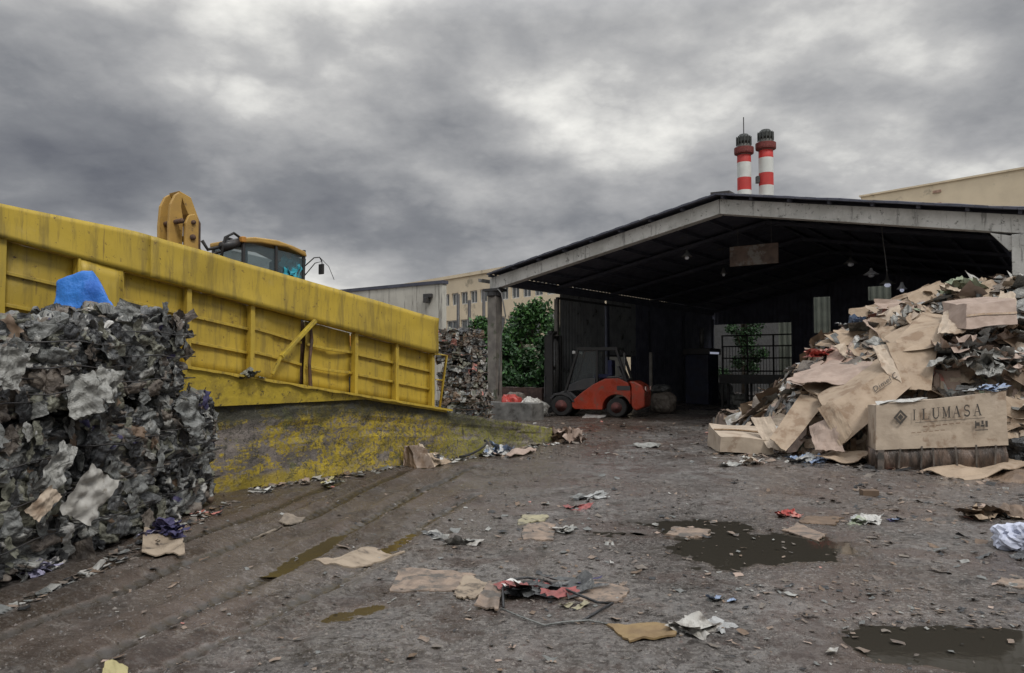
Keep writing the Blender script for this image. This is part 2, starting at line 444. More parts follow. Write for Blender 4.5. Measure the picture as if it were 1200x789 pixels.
def clump(name, label, loc, size, mats, n=14, seed=1, cat='scrap', rz=0, group=None, flatk=.35, ps=(.3, .8), amp=.4):
    """a single crumpled wad: a few folded layers of one torn thing"""
    rnd = random.Random(seed); mb = MB(); a, b, c = size
    for k in range(n):
        x, y = rnd.uniform(-.4, .4) * a, rnd.uniform(-.4, .4) * b
        z = c * (.15 + .6 * rnd.random()) * (1 - (abs(x / a) + abs(y / b)))
        patch(mb, (x, y, max(z, .012)), (rnd.uniform(-1, 1) * flatk, rnd.uniform(-1, 1) * flatk, 1), rnd.uniform(*ps) * a, rnd.uniform(*ps) * b, rnd.uniform(-.4, .4), rnd.randrange(len(mats)), amp * min(1, c / max(a, b) * 2 + .15), 6, rnd)
    mb.v = [(x, y, max(z, .004)) for x, y, z in mb.v]
    o = mb.build(name, mats, None, fixn=False, smooth=False)
    o.location = loc; o.rotation_euler = (0, 0, rz)
    return props(o, label, cat, group)
def text_polys(txt, font=None):
    cu = bpy.data.curves.new('t', 'FONT'); cu.body = txt; cu.size = 1; cu.space_character = 1.15
    ob = bpy.data.objects.new('t', cu); COL.objects.link(ob)
    dg = bpy.context.evaluated_depsgraph_get(); me = ob.evaluated_get(dg).to_mesh()
    vs = [(v.co.x, v.co.y) for v in me.vertices]; fs = [tuple(p.vertices) for p in me.polygons]
    ob.evaluated_get(dg).to_mesh_clear(); bpy.data.objects.remove(ob); bpy.data.curves.remove(cu)
    return vs, fs
def ink(parent, base, quad, shapes, mat, off=.012, name='printing'):
    """printed marks on a face; quad = bl, br, tr, tl of the face, shapes in its 0..1 coordinates"""
    q = [Vector(p) for p in quad]; nrm = (q[1]-q[0]).cross(q[3]-q[0]).normalized()
    if nrm.y > 0: nrm = -nrm
    mb = MB()
    for vs, fs in shapes:
        mb.add([q[0]*(1-u)*(1-v)+q[1]*u*(1-v)+q[2]*u*v+q[3]*(1-u)*v + nrm*off - base for u, v in vs], fs)
    return mb.build(name, mat, parent, fixn=False)
def fit(txt, u0, v0, u1, v1):
    vs, fs = text_polys(txt) if isinstance(txt, str) else txt
    xs = [a for a, b in vs]; ys = [b for a, b in vs]
    x0, x1, y0, y1 = min(xs), max(xs), min(ys), max(ys)
    return [(u0 + (a-x0)/(x1-x0)*(u1-u0), v0 + (b-y0)/(y1-y0)*(v1-v0)) for a, b in vs], fs
def rect(u0, v0, u1, v1): return [(u0, v0), (u1, v0), (u1, v1), (u0, v1)], [(0, 1, 2, 3)]

def glass(name, f, col, rough=.05):
    n = N(name); tr = n.n('BsdfTransparent'); tr.inputs[0].default_value = (.86, .9, .9, 1)
    n.b.inputs['Base Color'].default_value = (*col, 1); n.b.inputs['Roughness'].default_value = rough
    mx = n.n('MixShader'); mx.inputs[0].default_value = f; n.L(tr.outputs[0], mx.inputs[1]); n.L(n.b.outputs[0], mx.inputs[2])
    n.L(mx.outputs[0], n.t.nodes['Material Output'].inputs['Surface']); return n.mat
# ================================================================= GROUND
def seg_dist(X, Y, pts):
    best = np.full(X.shape, 1e9)
    for (x0, y0), (x1, y1) in zip(pts[:-1], pts[1:]):
        dx, dy = x1 - x0, y1 - y0
        t = np.clip(((X - x0) * dx + (Y - y0) * dy) / (dx * dx + dy * dy), 0, 1)
        best = np.minimum(best, np.hypot(X - x0 - t * dx, Y - y0 - t * dy))
    return best
POOLS = [  # cx, cy, rx, ry, rot, depth, level
    (2.25, 6.75, 1.0, .72, .1, .050, -.014), (1.75, 7.75, .7, .38, 0, .045, -.0185), (2.95, 4.32, 1.0, .40, -.12, .055, -.012),
    (-1.55, 6.6, .62, .34, .9, .022, -.010), (-1.05, 4.95, .55, .16, .95, .024, -.008), (.95, 7.3, .35, .2, 0, .03, -.014)]
g = lambda x, y: tuple(gr(x, y))[:2]
RUTS = [[g(-60, 770), g(120, 700), g(270, 640), g(370, 602), g(430, 572), g(475, 552)],
        [g(60, 800), g(200, 730), g(330, 668), g(430, 612), g(500, 572), g(560, 545)],
        [g(150, 800), g(290, 735), g(420, 672), g(500, 612), g(560, 578)],
        [g(-60, 735), g(100, 672), g(220, 632), g(330, 592), g(400, 566)],
        [g(600, 700), g(640, 640), g(670, 590), g(700, 540)]]
def ground_z(X, Y):
    X = np.asarray(X, float); Y = np.asarray(Y, float); sh = X.shape; x = X.ravel(); y = Y.ravel()
    P = np.stack([x, y, np.zeros_like(x)], 1)
    z = .004 + .016 * fbm(P * .8, 4, 3) + .014 * fbm(P * 4, 3, 8) + .012 * np.abs(fbm(P * 9, 2, 14)) + .007 * fbm(P * 17, 2, 15) * (.6 + .8 * np.clip(fbm(P * .9, 2, 16) + .3, 0, 1))
    for cx, cy, rx, ry, ro, dp, lv in POOLS:
        c, s = math.cos(ro), math.sin(ro); a = ((x-cx)*c + (y-cy)*s) / rx; b = (-(x-cx)*s + (y-cy)*c) / ry
        r = np.sqrt(a*a + b*b) + .35 * fbm(P * 2.3, 3, 21)
        z = z - dp * np.clip(1.35 - r, 0, 1) ** 1.2
    for k, pts in enumerate(RUTS):
        d = seg_dist(x + .06 * fbm(P * 1.5, 2, 30 + k), y, pts)
        dep = (.048, .042, .032, .036, .010)[k]
        z = z - dep * np.exp(-(d / .085) ** 2) + dep * .7 * np.exp(-((d - .19) / .06) ** 2)
        z = z + dep * .25 * np.sin((x * .4 + y) * 42) * np.exp(-(d / .1) ** 2)
    far = np.clip((np.hypot(x, y) - 40) / 20, 0, 1)
    return (z * (1 - far)).reshape(sh)
def gz(x, y): return float(ground_z(np.array([x]), np.array([y]))[0])
xs = np.concatenate([[-900, -300, -100, -50, -30, -20, -15], np.arange(-12, -5, .12), np.arange(-5, 5.5, .028), np.arange(5.5, 16, .09), [18, 22, 30, 50, 100, 300, 900]])
ys = np.concatenate([[-300, -60, -10, 0, 1.5], 2.4 * np.exp(np.arange(0, 440) * .0056), [30, 34, 40, 50, 70, 100, 200, 400, 1200]])
GX, GY = np.meshgrid(xs, ys, indexing='ij')
V = np.stack([GX, GY, ground_z(GX, GY)], -1).reshape(-1, 3)
I = np.arange(len(xs) * len(ys)).reshape(len(xs), len(ys))
Fc = np.stack([I[:-1, :-1], I[1:, :-1], I[1:, 1:], I[:-1, 1:]], -1).reshape(-1, 4)
n = N('wet_dirty_yard')
X, Y, Z = n.xyz()
base = n.mix(n.ramp(n.noise(1.1, 8, .62), .4, .62), (.15, .135, .125), (.28, .268, .258))
base = n.mix(n.ramp(n.noise(.55, 5, .6), .48, .62), base, (.16, .125, .105))
side = n.ramp(n.math('ADD', X, n.math('MULTIPLY', Y, -.35)), -2.6, -4.4)          # muddy strip along the ramp
side = n.math('MULTIPLY', side, n.ramp(n.noise(2.2, 6), .3, .55, .35, .9))
base = n.mix(side, base, (.092, .070, .054))
base = n.mix(n.math('MULTIPLY', n.ramp(n.noise(.42, 5, .6), .50, .58), .5), base, (.075, .062, .053))
wetp = n.math('ADD', n.math('MULTIPLY', n.math('SUBTRACT', X, 2.1), n.math('SUBTRACT', X, 2.1)), n.math('MULTIPLY', n.math('SUBTRACT', Y, 7.1), n.math('SUBTRACT', Y, 7.1)))
wetp = n.ramp(n.math('ADD', wetp, n.math('MULTIPLY', n.noise(1.6, 5, .7), 3.0)), 4.2, 2.2)
base = n.mix(n.math('MULTIPLY', wetp, .85), base, (.05, .042, .036))
base = n.mix(n.math('MULTIPLY', side, .0), base, (.075, .055, .04))
low = n.ramp(Z, .002, -.014)
base = n.mix(low, base, (.052, .045, .034))
flk = n.noise(34, 3, .7)
base = n.mix(n.math('MULTIPLY', n.ramp(flk, .53, .60), .8), base, (.33, .31, .285))
base = n.mix(n.math('MULTIPLY', n.ramp(n.noise(12, 6, .75), .51, .58), .8), base, (.045, .038, .034))
base = n.mix(n.math('MULTIPLY', n.ramp(n.noise(17, 5, .75, n.scalev(.8, 1.3, 1)), .54, .61), .8), base, (.32, .30, .28))
base = n.mix(n.math('MULTIPLY', n.ramp(n.noise(21, 3, .7), .62, .68), .5), base, (.17, .085, .065))
base = n.mix(n.math('MULTIPLY', n.ramp(n.noise(48, 2, .7), .60, .68), .75), base, (.03, .027, .025))
base = n.mix(n.math('MULTIPLY', n.ramp(n.noise(6.5, 7, .75), .54, .60), .65), base, (.07, .06, .052))
base = n.mix(n.math('MULTIPLY', n.ramp(n.noise(4.2, 7, .75), .60, .68), .45), base, (.235, .215, .20))
rgh = n.ramp(n.noise(1.7, 7, .65), .40, .60, .16, .62)
rgh = n.math('MULTIPLY', rgh, n.ramp(Z, -.012, .010, .3, 1))
hb = n.math('ADD', n.math('ADD', n.noise(14, 7, .72), n.noise(34, 6, .75)), n.math('MULTIPLY', n.noise(110, 3, .7), .35))
wz = n.ramp(n.noise(.55, 5, .6, n.scalev(1, .8, 1)), .46, .56)
wl = n.math('MULTIPLY', n.ramp(Y, 20, 15), n.ramp(Y, 5.5, 8.5, .35, .9))
wz = n.math('MAXIMUM', n.math('MULTIPLY', wz, .85), n.math('MULTIPLY', wl, n.math('MULTIPLY', n.ramp(n.noise(1.3, 6, .65), .42, .54), n.ramp(X, -1.6, -.2, .35, 1))))
wz = n.math('MAXIMUM', wz, n.ramp(Z, .006, -.008))
rgh = n.math('MULTIPLY', rgh, n.math('SUBTRACT', 1.0, n.math('MULTIPLY', wz, .72)))
bmp = n.n('Bump'); bmp.inputs['Distance'].default_value = .055; n.L(hb, bmp.inputs['Height'])
n.L(n.math('SUBTRACT', .95, n.math('MULTIPLY', wz, .72)), bmp.inputs['Strength']); n.L(bmp.outputs[0], n.b.inputs['Normal'])
base = n.mix(n.math('MULTIPLY', wz, .5), base, (.060, .046, .040))
base = n.mix(n.math('MULTIPLY', n.ramp(n.noise(.75, 6, .65), .51, .58), .55), base, (.085, .058, .048))
base = n.mix(n.math('MULTIPLY', side, .72), base, (.078, .057, .042))
base = n.mix(n.math('MULTIPLY', n.ramp(Z, -.001, -.022), .85), base, (.030, .024, .017))
n.out(base, rgh, spec=.5)
me = bpy.data.meshes.new('ground'); me.from_pydata(V.tolist(), [], Fc.tolist()); me.materials.append(n.mat)
me.polygons.foreach_set('use_smooth', [True] * len(Fc)); me.update()
go = bpy.data.objects.new('ground', me); COL.objects.link(go); props(go, kind='structure')

n = N('muddy_water'); n.bump(n.noise(5, 3), .03, .02)
WATER = n.out((.038, .034, .027), .04, spec=.5)
n = N('brown_muddy_water'); n.bump(n.noise(9, 3), .06, .02)
WATER2 = n.out((.055, .042, .022), .12, spec=.5)
def pool(i, idx, mat):
    mb = MB(); cx, cy = POOLS[i][0], POOLS[i][1]; lv = POOLS[i][6]
    # sheet cut to where the ground dips under the water level
    for k in idx:
        px, py, rx, ry, ro, dp, _ = POOLS[k]; R = max(rx, ry) * 1.5; st = .03
        ax = np.arange(px - R, px + R, st); ay = np.arange(py - R, py + R, st)
        A, B = np.meshgrid(ax, ay, indexing='ij'); z = ground_z(A, B)
        c, s = math.cos(ro), math.sin(ro); r = np.hypot(((A-px)*c + (B-py)*s) / rx, (-(A-px)*s + (B-py)*c) / ry)
        used = (z < lv + .006) & (r < 1.45)
        idm = {}
        for a in range(len(ax) - 1):
            for b in range(len(ay) - 1):
                if used[a:a+2, b:b+2].any():
                    if k != idx[0] and i in idx:
                        q = POOLS[idx[0]]; c2, s2 = math.cos(q[4]), math.sin(q[4])
                    vs = []
                    for (m_, n_) in ((a, b), (a+1, b), (a+1, b+1), (a, b+1)):
                        if (m_, n_) not in idm:
                            idm[(m_, n_)] = len(mb.v); mb.v.append((ax[m_], ay[n_], lv - .0004 * (k != idx[0])))
                        vs.append(idm[(m_, n_)])
                    mb.f.append(tuple(vs)); mb.m.append(0)
    o = mb.build('puddle', mat, loc=(cx, cy, lv), smooth=True, fixn=False)
    for p in o.data.polygons: pass
    return props(o, kind='structure')
pool(0, [0], WATER); pool(1, [1], WATER); pool(2, [2], WATER); pool(3, [3], WATER2); pool(4, [4], WATER2); pool(5, [5], WATER)

# ================================================================= RAMP
R0 = Vector((-3.65, 9.6, 0)); RU = Vector((.587, .81, 0)).normalized(); RN = Vector((-RU.y, RU.x, 0))
def R(t, n, z): return R0 + RU * t + RN * n + Vector((0, 0, z))
RT = lambda p: R(p.x, p.y, p.z)
RROT = math.atan2(RU.y, RU.x)
# concrete wall with worn yellow paint
n = N('yellow_stained_concrete')
X, Y, Z = n.xyz(); t_ = n.dot((RU.x, RU.y, 0), -(R0.x * RU.x + R0.y * RU.y))
con = n.mix(n.ramp(n.noise(2.5, 7, .65), .38, .62), (.215, .185, .165), (.12, .105, .095))
con = n.mix(n.ramp(n.noise(6, 6, .7), .55, .68), con, (.05, .047, .038))
yn = n.noise(2.4, 8, .72, n.scalev(1, 1, 2.2))
zone = n.ramp(t_, .75, 1.5); zone2 = n.ramp(t_, 4.4, 5.6, 0, .55); zone = n.math('SUBTRACT', zone, zone2)
thr = n.math('ADD', yn, n.math('MULTIPLY', zone, .085))
basey = n.math('MULTIPLY', n.ramp(n.math('ADD', Z, n.math('MULTIPLY', n.noise(1.6, 3), .16)), .30, .20), n.ramp(t_, 2.8, 1.6, .2, 1))
ym = n.ramp(thr, .492, .54)
fine = n.ramp(n.noise(16, 6, .75), .38, .55)
ym = n.math('MULTIPLY', ym, fine)
ym = n.math('MAXIMUM', ym, n.math('MULTIPLY', n.math('MULTIPLY', basey, n.ramp(n.noise(8, 6, .7), .3, .5)), .85))
yc = n.mix(n.ramp(n.noise(3.3, 5), .4, .6), (.44, .325, .025), (.30, .23, .025))
yc = n.mix(n.ramp(t_, 3.0, 5.5), yc, (.21, .20, .04))
col = n.mix(ym, con, yc)
# dark olive band under the top edge and faint pale splashes
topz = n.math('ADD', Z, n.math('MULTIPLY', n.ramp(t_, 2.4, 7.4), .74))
dkband = n.math('MULTIPLY', n.ramp(n.math('ADD', topz, n.math('MULTIPLY', n.noise(3, 6, .7), .5)), 1.04, 1.20), n.ramp(t_, 7.0, 4.5))
col = n.mix(n.math('MULTIPLY', dkband, .85), col, (.035, .037, .022))
col = n.mix(n.math('MULTIPLY', n.ramp(n.noise(3.0, 8, .7, n.scalev(4, 4, 1)), .64, .70), .6), col, (.36, .34, .30))
crk = n.math('ABSOLUTE', n.math('SUBTRACT', n.noise(1.3, 7, .7, n.scalev(1, 1, 1.8)), .5))
col = n.mix(n.math('MULTIPLY', n.ramp(crk, .012, .003), .8), col, (.03, .03, .022))
col = n.mix(n.math('MULTIPLY', n.ramp(n.noise(9, 5, .7, n.scalev(1.6, 1.6, .35)), .58, .66), .75), col, (.045, .042, .03))
col = n.mix(n.math('MULTIPLY', n.ramp(n.noise(2.8, 6, .7), .58, .68), .6), col, (.10, .11, .03))
ht = n.math('ADD', n.math('MULTIPLY', yn, .6), n.noise(22, 6, .7))
n.bump(ht, .8, .03)
CONY = n.out(col, n.ramp(n.noise(5), .3, .7, .55, .9))
def ptop(t): return 1.10 if t < 2.4 else 1.10 - (t - 2.4) * .148
pl = MB()
ts = np.linspace(-7, 7.6, 150); zs = np.linspace(0, 1, 16)
vs = []; 
for t in ts:
    for k in zs:
        z = -.1 + (ptop(t) + .1) * k
        d = .05 * mnoise.noise((t * .9, z * 1.5, 2)) + .02 * mnoise.noise((t * 5, z * 5, 4))
        if .60 < z - (ptop(t) - 1.1) * .8 < .82 and t > -3: d += .035 * max(0, mnoise.noise((t * 1.3, 1, 1)) + .5)   # spalled band
        if k == 1: d += .03 * mnoise.noise((t * 7, 8, 8)) + .015
        vs.append(R(t, -.02 + d, z))
    vs.append(R(t, 5.2, ptop(t))); vs.append(R(t, 5.2, -.1))
m = len(zs) + 2
fs = [(i*m+j, (i+1)*m+j, (i+1)*m+j+1, i*m+j+1) for i in range(len(ts)-1) for j in range(m-1)]
fs += [tuple(range(m)), tuple((len(ts)-1)*m+k for k in range(m))[::-1]]
pl.add(vs, fs)
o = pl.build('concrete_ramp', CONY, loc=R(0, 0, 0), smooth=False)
props(o, 'long concrete ramp wall with peeling yellow paint under the yellow steel sides', 'ramp')

# yellow steel sides
n = N('yellow_container_paint')
streak = n.noise(6, 6, .7, n.scalev(1.6, 1.6, .18)); 
c = n.mix(n.ramp(n.noise(.9, 5), .35, .65), (.50, .355, .042), (.42, .30, .042))
c = n.mix(n.ramp(streak, .46, .66, 0, .75), c, (.24, .175, .04))
c = n.mix(n.math('MULTIPLY', n.ramp(n.noise(11, 5, .7, n.scalev(2.2, 2.2, .10)), .60, .70), .6), c, (.15, .095, .04))
c = n.mix(n.ramp(n.noise(5, 8, .75), .60, .68), c, (.19, .125, .035))
c = n.mix(n.ramp(n.noise(14, 6, .75), .63, .66), c, (.085, .045, .025))
c = n.mix(n.math('MULTIPLY', n.ramp(n.noise(2.2, 5, .7), .60, .72), .5), c, (.47, .35, .09))
n.bump(n.noise(3, 4), .25, .03)
YEL = n.out(c, n.ramp(n.noise(4), .3, .7, .42, .65))
n = N('worn_yellow_lip'); c = n.mix(n.ramp(n.noise(5, 7, .7), .42, .60), (.46, .34, .035), (.32, .235, .035))
c = n.mix(n.ramp(n.noise(11, 7, .75), .58, .64), c, (.075, .06, .03)); n.bump(n.noise(14, 5), .5, .02)
YLIP = n.out(c, .65)
def lip(t): return 1.54 - .153 * (t + .2)
def ptp(t): return 3.17 - .14 * (t + 1.16) if t > -1.16 else 3.17 - .058 * (t + 1.16)
def bnd(t): return lip(t) + .985 - .012 * t
ramp = thing('steel_ramp', 'yellow steel ramp side with ribbed panels, sloping down above the concrete wall', 'ramp', R(0, 0, 0))
RL = lambda p: RT(p) - R(0, 0, 0)
TS = [-6.9, -6.0, -5.1, -4.2, -3.36, -2.51, -1.31, -.47, .44, 1.32, 2.28, 3.16, 4.03]
def sheet_strip(name, t0, t1, zlo, zhi, n0, wav=.012, th=.01, seed=0, mat=None, parent=None, smooth=True):
    nt = max(4, int((t1 - t0) / .09)); nz = 8; mb = MB(); vs = []
    for side in (0, 1):
        for i in range(nt + 1):
            t = t0 + (t1 - t0) * i / nt
            for j in range(nz + 1):
                z = zlo(t) + (zhi(t) - zlo(t)) * j / nz
                d = wav * (mnoise.noise((t * 1.8 + seed, z * 2, seed)) + .4 * mnoise.noise((t * 6, z * 6, seed)))
                vs.append(Vector((t, n0 + d + side * th, z)))
    k = (nt+1)*(nz+1); I = lambda s, i, j: s*k + i*(nz+1)+j; fs = []
    for s in (0, 1):
        fs += [(I(s,i,j), I(s,i+1,j), I(s,i+1,j+1), I(s,i,j+1)) for i in range(nt) for j in range(nz)]
    fs += [(I(0,i,nz), I(0,i+1,nz), I(1,i+1,nz), I(1,i,nz)) for i in range(nt)] + [(I(0,i,0), I(1,i,0), I(1,i+1,0), I(0,i+1,0)) for i in range(nt)]
    fs += [(I(0,0,j), I(0,0,j+1), I(1,0,j+1), I(1,0,j)) for j in range(nz)] + [(I(0,nt,j), I(1,nt,j), I(1,nt,j+1), I(0,nt,j+1)) for j in range(nz)]
    mb.add(vs, fs); return mb.build(name, mat or YEL, parent, smooth=smooth, T=RL)
sheet_strip('top_band', -7, -1.0, bnd, ptp, .03, .016, .16, 1, None, ramp)
sheet_strip('top_band', -.998, 4.10, bnd, ptp, .03, .024, .16, 2, None, ramp)
for k in range(len(TS) - 1):
    t0, t1 = TS[k] + .035, TS[k+1] - .035
    if TS[k] == -2.51:
        MB().box((-1.80, .035, lip(-1.8)), (-1.775, .2, bnd(-1.8)-.003)).build('return_plate', YEL, ramp, T=RL)
        sheet_strip('plain_plate', -1.78, -1.31, lambda t: lip(t) + .02, lambda t: bnd(t) - .003, .04, .006, .03, 5, None, ramp)
        t1 = -1.785
    if k == 9: t0 += .03       # torn edge by the split
    p_ = sheet_strip('wall_panel', t0, t1, lambda t: lip(t) + .01, lambda t: bnd(t) - .004, .17 if k != 9 else .20, .022 if k not in (8, 9) else .05, .012, k * 3.1, None, ramp)
    for q in (.345, .67):
        f0 = lambda t, q=q: lip(t) + (bnd(t) - lip(t)) * q + (.025 * math.sin(t * 3) if k in (8, 9) else 0)
        sheet_strip('stiffener', t0, t1, lambda t, f0=f0: f0(t) - .018, lambda t, f0=f0: f0(t) + .018, .128, .008, .04, k + q, None, ramp)
for k, t in enumerate(TS):
    if k == 9: continue
    mb = MB(); b = [R(t-.032, .075, lip(t)+.005), R(t+.032, .075, lip(t)+.005), R(t+.032, .185, lip(t)+.005), R(t-.032, .185, lip(t)+.005)]
    dx = .0
    tt = [R(t-.032+dx, .075, bnd(t)-.002), R(t+.032+dx, .075, bnd(t)-.002), R(t+.032+dx, .185, bnd(t)-.002), R(t-.032+dx, .185, bnd(t)-.002)]
    mb.hexa([p - R0 for p in b], [p - R0 for p in tt]).build('rib', YEL, ramp, bevel=.006)
# split post, added dark plate behind it and loose diagonal strut
mb = MB(); mb.tube([R(1.44, .12, lip(1.4)+.02) - R0, R(1.40, .10, lip(1.4)+.35) - R0, R(1.46, .13, lip(1.4)+.7) - R0, R(1.42, .12, bnd(1.4)-.01) - R0], [.03, .022, .026, .02], 6)
mb.build('torn_post', RUST, ramp, label='rusty torn upright beside the split panel')
mb = MB(); mb.beam(R(.86, .03, lip(.86)+.36) - R0, R(1.43, .02, bnd(1.4)+.0) - R0, .075, .05)
mb.beam(R(.73, .05, lip(.73)+.1) - R0, R(.87, .035, lip(.86)+.37) - R0, .05, .035)
mb.build('loose_strut', YLIP, ramp, bevel=.006, label='bent loose diagonal strut')
# lip and tapering beam
mb = MB(); nt = 90
vs = []
for i in range(nt + 1):
    t = -7 + 11.2 * i / nt; z = lip(t); j = .012 * mnoise.noise((t * 6, 3, 3)); zb = max(min(ptop(t) + .006, z - .045), .2) if t < 2.5 else z - .05
    vs += [R(t, -.10 + j, z + j) - R0, R(t, .24, z) - R0, R(t, .24, zb) - R0, R(t, -.07 + j, zb) - R0]
mb.add(vs, [(i*4+a, (i+1)*4+a, (i+1)*4+(a+1) % 4, i*4+(a+1) % 4) for i in range(nt) for a in range(4)] + [(0,1,2,3), (nt*4+3, nt*4+2, nt*4+1, nt*4)])
mb.build('base_beam', YLIP, ramp)
mb = MB(); vs = []
for i in range(61):
    t = -.6 + 4.9 * i / 60 ; j = .02 * mnoise.noise((t * 4, 1, 9)); vs += [R(t, -.135 + j, lip(t) + .012) - R0, R(t, .06, lip(t) + .022) - R0, R(t, .06, lip(t) - .008) - R0, R(t, -.135 + j, lip(t) - .022 + j) - R0]
mb.add(vs, [(i*4+a, (i+1)*4+a, (i+1)*4+(a+1) % 4, i*4+(a+1) % 4) for i in range(60) for a in range(4)] + [(0,1,2,3), (243, 242, 241, 240)])
mb.build('edge_angle', YEL, ramp)
# tubular end frame
mb = MB(); mb.tube([R(4.02, .05, bnd(4.02)-.01) - R0, R(4.34, .05, bnd(4.1)-.02) - R0, R(4.16, .05, lip(4.16)+.01) - R0], .022, 8)
mb.tube([R(4.06, .05, lip(4.1)+.5) - R0, R(4.25, .05, lip(4.1)+.48) - R0], .014, 6)
mb.build('end_frame', YEL, ramp, smooth=True)
# deck and far side
mb = MB(); mb.hexa([R(-7, .25, lip(-7)-.12) - R0, R(4.2, .25, lip(4.2)-.12) - R0, R(4.2, 5.0, lip(4.2)-.12) - R0, R(-7, 5.0, lip(-7)-.12) - R0],
                   [R(-7, .25, lip(-7)-.02) - R0, R(4.2, .25, lip(4.2)-.02) - R0, R(4.2, 5.0, lip(4.2)-.02) - R0, R(-7, 5.0, lip(-7)-.02) - R0])
mb.build('deck', RUST, ramp)
sheet_strip('gap_backing', .5, 2.3, lambda t: lip(t) + .02, lambda t: bnd(t), .30, .01, .01, 6, RUST, ramp)  # dark backing added behind the split so the gap reads black
sheet_strip('far_side_plate', -7, 4.1, lip, lambda t: lip(t) + .9, 4.9, .01, .05, 9, None, ramp)
# rag caught on the lip
clump('black_rag', 'small black rag hanging over the yellow ramp lip', R(.28, -.11, lip(.28) - .03), (.34, .16, .16), [PG2, PBK, PG4], 9, 5, 'rag', RROT)

# ================================================================= LOADER on the ramp
ld = thing('wheel_loader', 'orange yellow wheel loader, only raised arm and cab showing over the yellow ramp', 'loader', R(3.14, 3.75, lip(3.14) - .02), RROT); ld.scale = (.85,)*3
# local frame: +x down the ramp (rear of machine), arm towards -x
LB = 0.0; zc = 3.50; LF_ = lambda P: [(x - .20, z + (1.08 if z > 1.45 else 0)) for x, z in P]       # cab roof height
def prof(y0, y1, poly, m, name, bev=.02, mats=None, label=None):
    return MB().prism(poly, y0, y1).build(name, m, ld, bevel=bev, label=label)
prof(-.72, .72, [(-.7, .55), (1.5, .62), (2.3, .62), (2.35, 1.1), (1.3, 1.15), (-.7, 1.0)], ORG, 'chassis')
prof(-.62, .62, [(1.05, 1.12), (2.3, 1.08), (2.2, 1.45), (1.1, 1.6)], ORG, 'hood')
for sx in (-.95, 1.55):
    for sy in (-.85, .85):
        w = MB(); w.lathe([(.25, -.2), (.52, -.21), (.62, -.13), (.62, .13), (.52, .21), (.25, .2)], 28, (sx, sy, .63), 'y')
        wo = w.build('wheel', BLK, ld, smooth=True)
        MB().lathe([(.26, -.215), (.1, -.17), (.1, .17), (.26, .215)], 20, (sx, sy, .63), 'y').build('rim', OYL, wo, smooth=True)
cz0 = 1.05
# cab: curved roof, pillars, glass
rp = [(-.86, zc-.17), (-.86, zc-.07), (-.55, zc-.01), (.0, zc-.0), (.45, zc-.07), (.80, zc-.16), (.84, zc-.28), (.74, zc-.26), (.3, zc-.13), (-.4, zc-.12)]
prof(-.62, .62, rp, OYL, 'cab_roof', .03)
GLS = glass('tinted_cab_glass', .38, (.12, .16, .18))
for sy in (-.54, .54):
    mb = MB(); mb.prism([(-.72, cz0), (.72, cz0), (.78, zc-.26), (-.78, zc-.14)], sy-.008, sy+.008); mb.build('side_glass', GLS, ld)
    for x0, x1 in ((-.78, -.80), (.05, .02), (.74, .79)):
        MB().beam((x0, sy*1.02, cz0), (x1, sy*1.02, zc-.12), .07, .06).build('cab_pillar', DST, ld, bevel=.01)
MB().box((-.81, -.52, cz0), (-.79, .52, zc-.13)).build('windscreen', GLS, ld)
MB().box((.78, -.52, cz0), (.80, .52, zc-.3)).build('rear_glass', GLS, ld)
MB().box((-.78, -.58, 1.0), (.8, .58, cz0+.05)).build('cab_floor', DST, ld)
st = MB(); st.box((.05, -.28, cz0+.05), (.55, .28, cz0+.55)); st.box((.42, -.27, cz0+.5), (.58, .27, zc-.35)); st.build('seat', DST, ld, bevel=.06)
clump_o = MB()
rr = random.Random(4)
for k in range(10): patch(clump_o, (.55 + rr.uniform(-.15, .15), -.50 + rr.uniform(0, .06), zc-.52 + rr.uniform(-.14, .06)), (rr.uniform(-.4,.4), -1, .3), .4, .34, rr.random()*6, 0, .3, 5, rr)
clump_o.build('turquoise_cover', TURQ, ld, fixn=False)
lampb = MB(); lampb.box((-.88, -.63, zc-.16), (-.78, -.50, zc-.04)); lampb.build('work_lamp', ORG, ld, bevel=.015)
# raised arm: two curved plates joined by tubes
AA = [(-1.98, 1.4), (-2.02, 2.5), (-1.99, 2.9), (-1.90, 3.10), (-1.80, 3.18), (-1.74, 3.10), (-1.76, 2.88), (-1.71, 2.62), (-1.74, 1.4)]
BB = [(-1.80, 3.21), (-1.54, 3.12), (-1.33, 2.64), (-1.42, 2.61), (-1.60, 2.76), (-1.70, 2.98)]
AA = LF_(AA); BB = LF_(BB)
CC = LF_([(-1.76, 1.4), (-1.78, 2.52), (-1.70, 2.70), (-1.58, 2.74), (-1.49, 2.62), (-1.47, 1.4)])
MB().prism(AA, -.12, -.04).build('arm_plate', OYL, ld, bevel=.015)
MB().prism(AA, .26, .34).build('arm_plate', OYL, ld, bevel=.015)
MB().prism(BB, -.10, .30).build('arm_guard', OYL, ld, bevel=.015)
MB().prism(CC, -.32, -.24).build('link_plate', OYL, ld, bevel=.015)
MB().prism([(x + .10, z - .03) for x, z in CC], -.235, -.05).build('link_plate', RUST, ld, bevel=.015)
mb = MB()
for x, z, r in ((-1.88, 2.55, .05), (-1.62, 2.56, .045), (-1.63, 2.25, .06), (-1.90, 2.0, .06)): mb.tube([(x-.2, -.36, z+1.08), (x-.2, .38, z+1.08)], r, 14)
mb.build('cross_pin', RUST, ld, smooth=True)
mb = MB(); mb.tube([(-1.6, -.30, 3.3), (-1.5, -.35, 3.12), (-1.25, -.35, 3.2), (-1.05, -.35, 3.42), (-.82, -.35, 3.38)], .035, 8); mb.tube([(-1.58, -.15, 3.15), (-1.4, -.15, 2.95), (-1.2, -.15, 3.1), (-.82, -.2, 3.25)], .03, 8)
